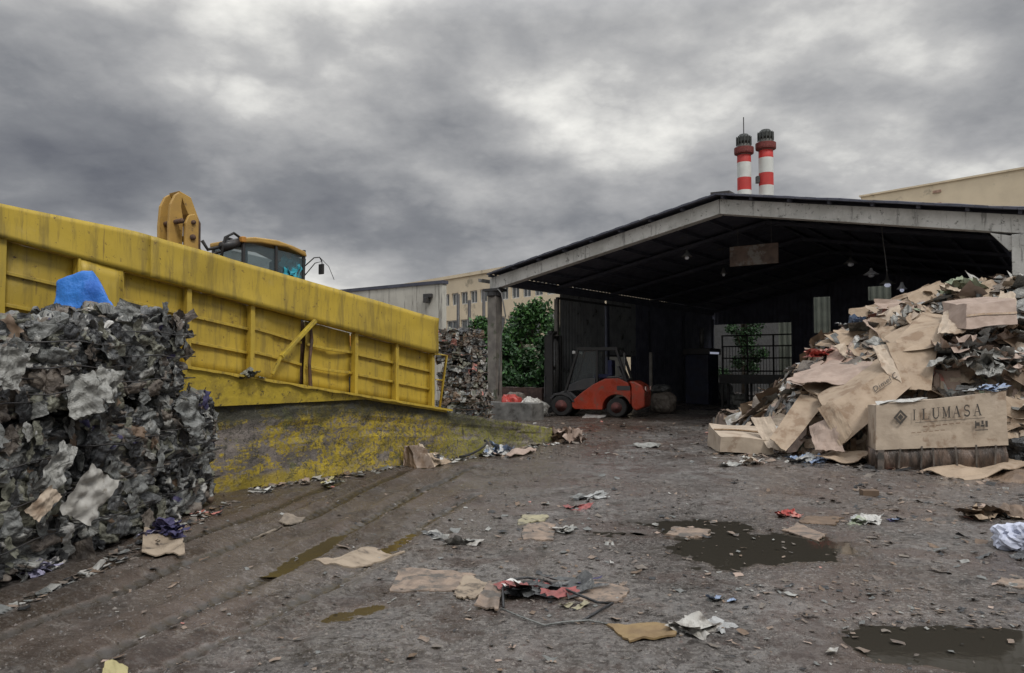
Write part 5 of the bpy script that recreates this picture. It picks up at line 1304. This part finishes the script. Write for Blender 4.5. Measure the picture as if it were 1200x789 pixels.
# overhead guard
for y in (-.50, .50): MB().prism([(.66, .92), (1.52, .80), (1.50, 1.02), (1.0, 1.22), (.66, 1.24)], y-.02, y+.02).build('door_panel', FDK, fk, bevel=.01)
MB().hexa([(-.22, -.42, 1.22), (-.16, -.42, 1.22), (-.16, .42, 1.22), (-.22, .42, 1.22)], [(-.04, -.42, 1.62), (.02, -.42, 1.62), (.02, .42, 1.62), (-.04, .42, 1.62)]).build('rear_panel', FDK, fk, bevel=.01)
MBK = M('mast_black', (.012, .012, .013), (.022, .02, .02), 5, .45, .1, 30)
gz_ = 2.18
for y in (-.46, .46):
    for a, b, nm in (((1.62, y, .78), (1.22, y*.94, gz_-.02), 'guard_pillar'), ((-.30, y, 1.10), (.02, y*.94, gz_-.02), 'guard_pillar'), ((.62, y, 1.08), (.62, y*.95, gz_-.02), 'door_pillar')):
        MB().beam(a, b, .075, .12 if nm == 'guard_pillar' else .08, up=(0, 1, 0)).build(nm, MBK, fk, bevel=.012)
mb = MB()
for y in (-.44, .44): mb.beam((-.02, y, gz_), (1.26, y, gz_), .09, .10)
for x in (-.0, 1.24): mb.beam((x, -.44, gz_+.001), (x, .44, gz_+.001), .07, .055)
for k in range(7): mb.beam((.15 + k*.155, -.42, gz_+.005), (.15 + k*.155, .42, gz_+.005), .03, .035)
mb.build('overhead_guard', MBK, fk)
FGL = glass('dusty_cab_glass', .13, (.25, .26, .27), .08)
for y in (-.445, .445):
    MB().prism([(.66, 1.10), (1.50, .92), (1.22, gz_-.06), (.66, gz_-.06)], y-.004, y+.004).build('door_glass', FGL, fk)
MB().hexa([(1.60, -.43, .95), (1.61, -.43, .95), (1.61, .43, .95), (1.60, .43, .95)], [(1.24, -.42, gz_-.06), (1.25, -.42, gz_-.06), (1.25, .42, gz_-.06), (1.24, .42, gz_-.06)]).build('front_glass', FGL, fk)
se = MB(); se.box((.28, -.25, 1.22), (.78, .25, 1.36)); se.box((.20, -.25, 1.30), (.34, .25, 1.82)); se.build('seat', M('dark_blue_seat', (.02, .025, .07), (.015, .018, .05), 5, .8), fk, bevel=.04)
mb = MB(); mb.tube([(1.45, 0, .85), (1.28, 0, 1.32)], .03, 8); rg = [(1.27 + .05*math.sin(a)*.6, .17*math.cos(a), 1.34 + .17*math.sin(a)*.6) for a in [2*PI*k/16 for k in range(17)]]; mb.tube(rg, .014, 6); mb.build('steering_wheel', BLK, fk, smooth=True)
for y in (-.40, .40):
    MB().box((-.885, y-.06, .86), (-.845, y+.06, .98)).build('tail_light', M('lamp_lens', (.65, .5, .45), (.6, .4, .35), 5, .3) if 'lamp_lens' not in bpy.data.materials else bpy.data.materials['lamp_lens'], fk, bevel=.01)
MB().box((-.42, .565, .86), (-.02, .572, 1.0)).build('side_badge', FDK, fk)
mb = MB()
for dy in (-.10, -.03, .04, .11): mb.tube([(2.05, dy, .7), (2.02, dy, 1.6), (2.04, dy, 2.4), (2.12, dy, 2.55)], .016, 6)
mb.build('hydraulic_hose', GST, fk, smooth=True)
MB().box((.95, -.30, 1.1), (1.25, .30, 1.38)).build('dashboard', MBK if 'MBK' in globals() else FDK, fk, bevel=.03)
MB().tube([(-.18, .30, 1.2), (-.2, .30, 2.05)], .035, 10).build('exhaust_pipe', GST, fk, smooth=True)
# mast
mx = 2.14; mast = MB()
for y in (-.46, .46): mast.box((mx-.12, y-.08, .12), (mx+.10, y+.08, 2.66))
for y in (-.32, .32): mast.box((mx-.02, y-.05, .16), (mx+.20, y+.05, 2.60))
for z in (.4, 1.5, 2.54): mast.box((mx-.05, -.38, z), (mx+.03, .38, z+.11))
mast.build('mast', MBK, fk, bevel=.008)
mb = MB(); 
for y in (-.18, .18): mb.tube([(mx+.02, y, .3), (mx+.02, y, 2.45)], .035, 10)
mb.tube([(mx, -.08, 2.66), (mx-.04, -.08, 2.78), (mx-.04, .2, 2.76), (mx, .2, 2.6)], .022, 6)
mb.build('lift_cylinder', GST, fk, smooth=True)
MB().box((mx-.03, -.30, 2.68), (mx+.13, .30, 2.80)).build('mast_head', MBK, fk, bevel=.02)
mb = MB()
for z in (.18, .62): mb.box((mx+.12, -.52, z), (mx+.17, .52, z+.12))
for y in (-.5, -.17, .17, .5): mb.box((mx+.125, y-.02, .7), (mx+.16, y+.02, 1.25))
mb.box((mx+.125, -.52, 1.24), (mx+.16, .52, 1.30)); mb.build('carriage', FDK, fk)
for y in (-.3, .3):
    MB().prism([(mx+.18, .75), (mx+.18, .05), (mx+1.2, .04), (mx+1.2, .055), (mx+.22, .10), (mx+.22, .75)], y-.06, y+.06).build('fork', DST, fk)
for y in (-.42, .42):
    MB().box((1.30, y-.09, 2.02), (1.40, y+.05, 2.12)).build('headlight', WHT, fk, bevel=.015)
card('foil_sheet', 'white film lying under the forklift', 'film', [inside(682, 23.3)+Vector((0,0,.03)), inside(708, 23.2)+Vector((0,0,.03)), inside(712, 24.3)+Vector((0,0,.06)), inside(686, 24.3)+Vector((0,0,.05))], .01, PW, .04)
# ================================================================= LITTER ON THE YARD
PINKD = M('muddy_red_film', (.30, .075, .07), (.17, .07, .065), 9, .6, .3, 30, c3=(.08, .06, .05), s3=9, t3=.55)
C_ = 'cardboard'
flat('cardboard_strip', 'long pale wet cardboard strip lying alone left of the middle foreground', C_, [(366, 661), (402, 667), (474, 652), (440, 642)], z=.012, mat=KD, warp=.008, rag=.018, nx=30)
flat('wet_cardboard', 'flattened soggy cardboard left of the black and red film', C_, [(455, 694), (535, 693), (556, 672), (470, 668)], z=.012, mat=SOG, warp=.007, rag=.06, nx=20, ny=12)
flat('wet_cardboard', 'round brownish pulp piece just right of the flattened soggy cardboard', C_, [(533, 698), (558, 700), (573, 684), (545, 674)], z=.020, mat=KD, warp=.009, rag=.12)
flat('wet_cardboard', 'brown folded piece touching the white tissue in the middle foreground', C_, [(556, 710), (585, 713), (588, 686), (572, 684)], z=.026, mat=SOG, warp=.012, rag=.06, fold=.02)
clump('tissue', 'small white tissue between the brown piece and the red film', gr(605, 693), (.20, .18, .05), [WHT, PW, PB2], 5, 71, 'tissue')
clump('crumpled_film', 'crumpled red film with black stripes in the middle foreground', gr(642, 699), (.52, .26, .10), [PINKD, PINKD, PBK, PG2, PBK], 9, 72, 'film', -.25)
clump('crumpled_film', 'dark blue grey film strip lying across the red film', gr(668, 690) + Vector((0, 0, .03)), (.42, .09, .06), [PG2, NAVY], 5, 73, 'film', -.65)
clump('yellow_scrap', 'small yellow paper at the foot of the red film', gr(672, 712), (.18, .08, .03), [YELD], 4, 74, 'paper')
flat('wet_cardboard', 'flattened soggy board right of the red film', C_, [(655, 700), (722, 706), (738, 690), (672, 678)], z=.012, mat=SOG, warp=.009, rag=.09, nx=16)
flat('cardboard_sheet', 'ochre cardboard piece left of the whitish packet', C_, [(738, 751), (792, 748), (786, 731), (711, 731)], z=.015, mat=M('ochre_board', (.24, .165, .075), (.18, .12, .06), 8, .7, .4, 40), warp=.009, rag=.05)
clump('packet', 'crumpled whitish packet right of the ochre cardboard', gr(821, 742), (.30, .22, .08), [MUDW, SIL, MUDW, WHT], 7, 75, 'packet', ps=(.6, .95), flatk=.12)
clump('blue_scrap', 'small slate blue scrap alone right of the middle foreground', gr(846, 704), (.20, .09, .03), [PG1, PB2, PBK], 5, 76, 'scrap')
cord = MB().tube([gr(587, 713, .03), gr(608, 722, .02), gr(638, 733, .03), gr(660, 729, .02), gr(690, 727, .03), gr(712, 731, .02)], .006, 6).build('cord', PG1, smooth=True, loc=gr(638, 733)); props(cord, 'thin grey cord curving below the red film', 'cord')
cord = MB().tube([gr(590, 712, .02), gr(589, 690, .04), gr(592, 680, .03), gr(618, 677, .025), gr(640, 681, .03), gr(668, 693, .05), gr(700, 706, .03), gr(718, 707, .03), gr(700, 717, .02), gr(682, 728, .02)], .009, 6).build('cord', PBK, smooth=True, loc=gr(640, 681)); props(cord, 'black cord looping round the red film', 'cord')
clump('red_scrap', 'red scrap alone on the wet yard in the middle distance', gr(678, 596), (.30, .2, .04), [PINKD, PINKD], 5, 77, 'scrap')
clump('dark_scrap', 'black and grey scrap just behind the red scrap', gr(694, 584), (.40, .22, .07), [PBK, PG1, SIL], 6, 78, 'scrap')
flat('paper_sheet', 'yellowish paper sheet behind the brown patch in the middle', 'paper', [(607, 614), (638, 612), (642, 604), (612, 604)], z=.012, mat=YELD, warp=.009, rag=.1)
flat('wet_cardboard', 'brown soggy patch of board in front of the yellowish sheet', C_, [(614, 632), (648, 632), (650, 614), (612, 615)], z=.010, mat=SOG, warp=.009, rag=.1)
clump('white_scrap', 'white torn plastic left of the middle, behind the soggy cardboard', gr(546, 638), (.42, .2, .07), [MUDW, PG3, MUDW], 6, 79, 'scrap')
clump('white_scrap', 'grey white plastic scrap left of the white torn plastic', gr(520, 630), (.36, .22, .06), [PG3, PG2], 6, 80, 'scrap')
clump('white_scrap', 'white scrap beside the brown soggy patch', gr(661, 622), (.26, .16, .05), [MUDW, PG3, MUDW], 6, 81, 'scrap')
flat('paper_strip', 'long whitish strip lying at the near left of the middle puddle', 'paper', [(776, 626), (826, 628), (832, 619), (790, 616)], z=.010, mat=SOG, warp=.008, rag=.1, nx=16)
flat('paper_strip', 'pale strip lying on the yard in front of the forklift', 'paper', [(742, 523), (772, 524), (774, 519), (746, 519)], z=.03, mat=PG3, warp=.03, rag=.1)
clump('red_scrap', 'bright orange red scrap at the far edge of the middle puddle', gr(924, 606), (.24, .16, .09), [RED, RED, PINK], 6, 82, 'scrap')
flat('wet_cardboard', 'reddish brown wet board right of the bright orange red scrap', C_, [(938, 613), (980, 616), (986, 606), (944, 605)], z=.010, mat=KR3, warp=.009, rag=.1)
flat('paper_strip', 'pale torn paper just below the bright orange red scrap', 'paper', [(918, 620), (958, 632), (968, 624), (935, 615)], z=.012, mat=SOG, warp=.009, rag=.12)
clump('plastic_scrap', 'pale green white plastic scrap right of the middle puddle', gr(1018, 613), (.38, .26, .07), [PW, GRN, SIL], 7, 83, 'scrap')
clump('blue_scrap', 'small dark blue scrap beside the pale green white plastic', gr(1048, 611), (.20, .14, .05), [PB2, NAVY, PBK], 5, 84, 'scrap')
clump('cardboard_scraps', 'brown and black torn board at the right edge beyond the white bag', gr(1165, 609), (.62, .36, .16), [KR1, KR3, PBK, KR4], 9, 85, 'cardboard')
bag('plastic_bag', 'bluish white plastic bag at the right picture edge on the yard', gr(1196, 645), (.42, .30, .24), M('bluish_white_bag', (.52, .55, .66), (.42, .45, .56), 5, .5, .2, 20), 7.7, .3, 16)
clump('black_film', 'black film strip in front of the bluish white bag', gr(1178, 654), (.46, .14, .05), [PBK, PG2], 5, 86, 'film')
flat('paper_strip', 'dirty white strip below the black film at the right edge', 'paper', [(1168, 684), (1200, 690), (1206, 682), (1176, 677)], z=.010, mat=SOG, warp=.009, rag=.1)
clump('cardboard_scraps', 'small brown crumpled board standing before the low pale carton', gr(880, 545), (.34, .28, .20), [KR4, KR2, PW], 7, 87, 'cardboard')
clump('white_scrap', 'whitish flat scraps just left of the small brown crumpled board', gr(852, 547), (.50, .26, .06), [PW, PG3, PBK], 7, 88, 'scrap')
clump('dark_scrap', 'small black lump on the yard before the lettered strapped box', gr(1008, 573), (.14, .12, .08), [PBK, PG2], 5, 89, 'scrap')
clump('dark_scrap', 'small black lump left of the middle distance near the puddle', gr(862, 567), (.15, .12, .07), [PBK], 5, 90, 'scrap')
rough_block('wood_offcut', 'small dark brown wood offcut beside the black lump', 'wood', 0, .2, 0, .12, .07, KR3, lambda s, t, z: gr(1012, 582) + Vector((s, t, z)), .01, 4)
shp('cardboard_sheet', 'long kraft board curled on the ground in front of the lettered strapped box', [(1076, 552, 11.3), (1130, 562, 10.6), (1205, 545, 10.9), (1190, 536, 11.8)], KR1, .07, seed=23, rag=.03, nx=18)
shp('wet_cardboard', 'dark brown board under the right edge of the curled kraft board', [(1150, 566, 10.4), (1210, 566, 10.2), (1212, 548, 11.0), (1160, 552, 11.0)], KR3, .05, seed=24)
bag('plastic_bag', 'black plastic sack at the right picture edge beside the strapped box', at(1208, 540, 11.6) - Vector((0, 0, .05)), (.7, .5, .42), PBK, 4.4, .3, 16)
bag('plastic_bag', 'whitish plastic bag at the foot of the long lettered carton', gr(990, 528) + Vector((0, -.1, 0)), (.42, .3, .40), PW, 9.1, .3, 14)
clump('plastic_film', 'pale bluish film on the ground before the big plain board', gr(948, 541), (.62, .4, .14), [PB2, PW, SIL], 8, 91, 'film')
shp('cardboard_sheet', 'split kraft strip lying below the long lettered carton', [(955, 534, 12.6), (1000, 543, 12.1), (1020, 530, 12.5), (985, 527, 13.1)], KR1, .05, seed=25, rag=.05)
# by the ramp wall
cb = R(3.3, -.32, 0); t2 = thing('open_carton', 'torn open carton with dark hollow side against the concrete ramp wall', 'box', cb, RROT)
for k, (cs, mt) in enumerate((([(-.32, -.22, .02), (-.02, -.30, .02), (.0, -.12, .30), (-.25, .02, .36)], KR3), ([(-.02, -.30, .02), (.10, -.22, .02), (.02, .0, .36), (-.08, -.02, .38)], KR2), ([(.08, -.22, .02), (.62, -.10, .02), (.55, .12, .16), (.1, .0, .22)], KR1), ([(-.32, -.22, .0), (-.3, .12, .0), (-.2, .15, .32), (-.27, .0, .36)], KR3), ([(-.3, .12, .0), (.1, .14, .0), (.05, .12, .34), (-.22, .14, .34)], KR4))):
    card('carton_side', None, None, cs, .012, mt, .03, 8, 8, .03, k*3.0, parent=t2)
clump('blue_white_paper', 'blue and white paper wad lying in the torn open carton', cb + Vector((.28, .0, .12)), (.24, .16, .12), [PB2, WHT, PW], 5, 92, 'paper', RROT)
clump('crumpled_bag', 'dirty pinkish white crumpled bag at the far end of the concrete ramp', gr(660, 519), (.75, .5, .42), [PW, KR4, PG3, KR3], 13, 93, 'bag', amp=.6, flatk=1.0)
clump('black_bag', 'black and white bag against the concrete ramp wall', R(5.45, -.25, 0), (.5, .34, .3), [PBK, PBK, WHT, PB2], 9, 94, 'bag', RROT, flatk=.9)
flat('cardboard_sheet', 'flat brown board between the black and white bag and the pinkish bag', C_, [(592, 534), (622, 530), (628, 525), (600, 527)], z=.05, mat=KR4, warp=.05, rag=.08)
hoop = MB().tube([R(4.75 + .35*math.cos(a), -.2 - .18*math.sin(a), .05 + .22*abs(math.cos(a/2.0))**2) for a in [PI*k/12*1.0 for k in range(13)]], .02, 6).build('rubber_hose', BLK, smooth=True, loc=R(4.75, -.2, 0)); props(hoop, 'curved black hose end at the foot of the concrete ramp wall', 'hose')
clump('yellow_scrap', 'yellowish wet paper at the foot of the ramp wall left of the torn carton', gr(388, 569), (.30, .2, .12), [YEL2, PW, PG4], 7, 95, 'paper')
clump('white_scrap', 'white plastic scrap at the ramp wall foot near the grey bale corner', gr(308, 578), (.3, .18, .08), [PW, WHT, PG3], 6, 96, 'scrap')
for k, (a, lab) in enumerate((([(296, 630), (322, 627), (337, 618), (322, 618)], 'nearer of two pale flat wood pieces left of the ruts'), ([(326, 612), (350, 612), (358, 605), (335, 606)], 'farther of two pale flat wood pieces left of the ruts'))):
    flat('wood_piece', lab, 'wood', a, z=.014, mat=WOOD, warp=.01, rag=.05, th=.012)
flat('paper_strip', 'yellow paper corner at the very bottom left of the foreground', 'paper', [(118, 800), (150, 800), (150, 786), (124, 786)], z=.010, mat=YEL2, warp=.01)

# fine scattered litter, uncountable
lm = [SOG, SOGD, KR3, PG3, PG1, PBK, PW, PINK, KR4, PG5]; rnd = random.Random(5); lt = MB(); K = 0
wts = [3.4, 4, 3, 1.2, 2, 3.4, .22, .12, .6, 3]
def scatter(n_, fn, smin, smax, w=wts):
    k = 0; xs_, ys_ = [], []
    while k < n_:
        p = fn()
        if p is None: continue
        xs_.append(p[0]); ys_.append(p[1]); k += 1
    zz_ = ground_z(np.array(xs_), np.array(ys_))
    for x, y, z in zip(xs_, ys_, zz_):
        a = rnd.uniform(smin, smax) * (1 if rnd.random() < .85 else 1.8)
        patch(lt, (x, y, max(z, -.008) + .006 + a*.05), (rnd.uniform(-.3, .3), rnd.uniform(-.3, .3), 1), a, a*rnd.uniform(.3, .9), rnd.random()*6, rnd.choices(range(10), w)[0], .3, 2, rnd)
def wallfoot():
    t = rnd.uniform(.3, 7.6); p = R(t, -abs(rnd.gauss(.06, .12)) - .06, 0); return p.x, p.y
scatter(420, wallfoot, .02, .11, [2, 2, 2, 2, 2, 2, 2.0, .3, 1, 2])
def heapfoot():
    k = rnd.randrange(1, len(FOOT)-1); a, b = FOOT[k], FOOT[k+1]; u = rnd.random(); d = abs(rnd.gauss(0, .8))
    return a[0]*(1-u)+b[0]*u - d*.35, a[1]*(1-u)+b[1]*u - d
scatter(900, heapfoot, .03, .15)
def right_strip():
    x, y = rnd.uniform(3.2, 8), rnd.uniform(5.0, 11)
    return (x, y) if x/y > .40 else None
scatter(560, right_strip, .015, .09)
def mid():
    x, y = rnd.gauss(1.0, 1.1), rnd.gauss(7.8, 1.2); return x, y
scatter(420, mid, .01, .06)
def fg():
    x, y = rnd.gauss(.6, .75), rnd.gauss(5.4, .45); return x, y
scatter(160, fg, .008, .04)
def pud():
    a = rnd.random()*2*PI; cx, cy = (2.75, 4.85) if rnd.random() < .6 else (2.2, 5.4); return cx + rnd.gauss(0, .55), cy + rnd.gauss(0, .14)
scatter(260, pud, .01, .045)
def anyw():
    y = 3.2 + 20*rnd.random()**1.3; return rnd.uniform(-.55, .8)*y, y
def ok():
    x, y = anyw()
    if math.hypot(x - 2.25, (y - 6.75) * 1.3) < .95 and rnd.random() < .8: return None
    r_ = Vector((x, y, 0)) - R0; t, n_ = r_.dot(RU), r_.dot(RN)
    if n_ > -.08 and t < 7.7: return None
    if x < -3.3 and y < 9: return None
    if heap_h(np.array([x]), np.array([y]))[0] > 0: return None
    return x, y
scatter(1700, ok, .008, .045)
scatter(900, lambda: (lambda y: (rnd.uniform(-.1, .35)*y, y))(rnd.uniform(13, 22)), .02, .09)
def balefoot(): 
    y = rnd.uniform(4.6, 9.0); return -3.36 + abs(rnd.gauss(0, .10)), y
scatter(230, balefoot, .02, .10, [1, 1, 2, 2, 3, 3, .6, .2, .3, 3])
o = lt.build('ground_litter', lm, fixn=False, loc=(0, 10, 0)); props(o, 'fine scattered scraps and flakes all over the wet yard', 'litter', kind='stuff')
# gravel
pb = MB(); xs_, ys_ = [], []
while len(xs_) < 16000:
    y = 2.9 + 7.5*rnd.random()**1.6; x = rnd.uniform(-.75, .75)*y
    if x < -3.35: continue
    xs_.append(x); ys_.append(y)
zz_ = ground_z(np.array(xs_), np.array(ys_))
for x, y, z in zip(xs_, ys_, zz_):
    if z < -.011: continue
    s = rnd.uniform(.003, .009) * (1 if rnd.random() < .93 else 1.8)
    vs = [Vector((x + s*rnd.uniform(.6, 1.2)*math.cos(a), y + s*rnd.uniform(.6, 1.2)*math.sin(a), z)) for a in (0, 1.26, 2.5, 3.8, 5.0)] + [Vector((x+s*rnd.uniform(-.2, .2), y, z + s*rnd.uniform(.5, .9)))]
    pb.add(vs, [(i, (i+1) % 5, 5) for i in range(5)], rnd.randrange(3))
o = pb.build('gravel', [M('stone_a', (.13, .12, .11), (.09, .085, .08), 30, .7), M('stone_b', (.075, .065, .058), (.05, .045, .04), 30, .5), M('stone_c', (.20, .18, .16), (.15, .13, .12), 30, .8)], fixn=False, loc=(0, 6, 0))
props(o, 'small stones and grit in the mud of the yard', 'gravel', kind='stuff')

# ================================================================= SKY
w = bpy.data.worlds.new('World'); SC.world = w; w.use_nodes = True; nt = w.node_tree; L = nt.links.new
for q in list(nt.nodes): nt.nodes.remove(q)
def nd(k, **kw):
    x = nt.nodes.new('ShaderNode' + k)
    for a, b in kw.items(): setattr(x, a, b)
    return x
def mth(op, a, b=0.0):
    x = nd('Math', operation=op)
    for s, v in zip(x.inputs, (a, b)):
        if hasattr(v, 'is_linked'): L(v, s)
        else: s.default_value = v
    return x.outputs[0]
SUNEL, SUNAZ = math.radians(52), math.radians(150)
sky = nd('TexSky'); sky.sky_type = 'NISHITA'; sky.sun_disc = False; sky.sun_elevation = SUNEL; sky.sun_rotation = SUNAZ
bg1 = nd('Background'); L(sky.outputs[0], bg1.inputs[0]); bg1.inputs[1].default_value = .06
tc = nd('TexCoord'); sep = nd('SeparateXYZ'); L(tc.outputs['Generated'], sep.inputs[0])
zc_ = mth('MAXIMUM', sep.outputs[2], 0.0); den = mth('ADD', zc_, .34)
cmb = nd('CombineXYZ'); L(mth('DIVIDE', sep.outputs[0], den), cmb.inputs[0]); L(mth('DIVIDE', sep.outputs[1], den), cmb.inputs[1]); L(zc_, cmb.inputs[2])
SKYOFF = (4.2, -3.3, 0)
mp = nd('Mapping'); mp.inputs['Location'].default_value = SKYOFF; L(cmb.outputs[0], mp.inputs['Vector'])
def wn(scale, det, rough, dist=0, off=0.0, sx=1, sy=1):
    x = nd('TexNoise'); x.inputs['Scale'].default_value = scale; x.inputs['Detail'].default_value = det; x.inputs['Roughness'].default_value = rough; x.inputs['Distortion'].default_value = dist
    m_ = nd('Mapping'); m_.inputs['Location'].default_value = (off, off, off); m_.inputs['Scale'].default_value = (sx, sy, 1); L(mp.outputs[0], m_.inputs['Vector']); L(m_.outputs[0], x.inputs['Vector'])
    return x.outputs['Fac']
def billow(scale, off):
    return mth('MULTIPLY', mth('ABSOLUTE', mth('SUBTRACT', wn(scale, 6, .55, .0, off), .5)), 2.0)
d1 = wn(1.0, 3, .5, .0, 0.0); d2 = wn(2.9, 10, .54, .0, 5.0)
dens = mth('ADD', mth('ADD', mth('MULTIPLY', d1, .68), mth('MULTIPLY', d2, .32)), mth('MULTIPLY', mth('SUBTRACT', .20, billow(3.8, 2.0)), .13))
cr = nd('ValToRGB'); L(dens, cr.inputs[0]); e = cr.color_ramp.elements
e[0].position = .375; e[0].color = (.42, .415, .395, 1)
e[1].position = .66; e[1].color = (.060, .064, .075, 1)
for pos, c in ((.415, (.32, .318, .308, 1)), (.455, (.222, .222, .222, 1)), (.50, (.165, .167, .172, 1)), (.57, (.100, .104, .113, 1))):
    q = e.new(pos); q.color = c
lift = nd('MapRange'); L(sep.outputs[2], lift.inputs['Value']); lift.inputs['From Min'].default_value = .42; lift.inputs['From Max'].default_value = .9; lift.inputs['To Min'].default_value = 1.16; lift.inputs['To Max'].default_value = 5.0
hz = nd('MapRange'); L(sep.outputs[2], hz.inputs['Value']); hz.inputs['From Min'].default_value = .0; hz.inputs['From Max'].default_value = .17; hz.inputs['To Min'].default_value = .55; hz.inputs['To Max'].default_value = 0.0
hm_ = nd('Mix', data_type='RGBA'); L(hz.outputs[0], hm_.inputs[0]); L(cr.outputs[0], hm_.inputs[6]); hm_.inputs[7].default_value = (.27, .27, .265, 1)
bg2 = nd('Background'); L(hm_.outputs[2], bg2.inputs[0]); L(lift.outputs[0], bg2.inputs[1])
cov = nd('MapRange'); L(dens, cov.inputs['Value']); cov.inputs['From Min'].default_value = .30; cov.inputs['From Max'].default_value = .37; cov.inputs['To Min'].default_value = .5; cov.inputs['To Max'].default_value = 1.0
mx_ = nd('MixShader'); L(cov.outputs[0], mx_.inputs[0]); L(bg1.outputs[0], mx_.inputs[1]); L(bg2.outputs[0], mx_.inputs[2])
ow = nd('OutputWorld'); L(mx_.outputs[0], ow.inputs[0])
# ================================================================= SUN, CAMERA
sl = bpy.data.lights.new('sun', 'SUN'); sl.energy = .9; sl.angle = math.radians(14); sl.color = (1, .96, .9)
so = bpy.data.objects.new('sun', sl); COL.objects.link(so)
sd = Vector((math.sin(SUNAZ)*math.cos(SUNEL), math.cos(SUNAZ)*math.cos(SUNEL), math.sin(SUNEL)))
so.rotation_euler = sd.to_track_quat('Z', 'Y').to_euler(); so.location = (10, -10, 30)
cam = bpy.data.cameras.new('camera'); cam.sensor_width = 36; cam.lens = F / 1200 * 36; cam.clip_end = 3000; cam.clip_start = .05
co = bpy.data.objects.new('camera', cam); COL.objects.link(co); co.location = (0, 0, CH); co.rotation_euler = (PI/2 + PITCH, 0, 0); SC.camera = co
vs_ = SC.view_settings; vs_.view_transform = 'Standard'; vs_.look = 'None'; vs_.gamma = 1; vs_.use_curve_mapping = False; vs_.exposure = .98
SC.cycles.max_bounces = 8; SC.cycles.use_denoising = True
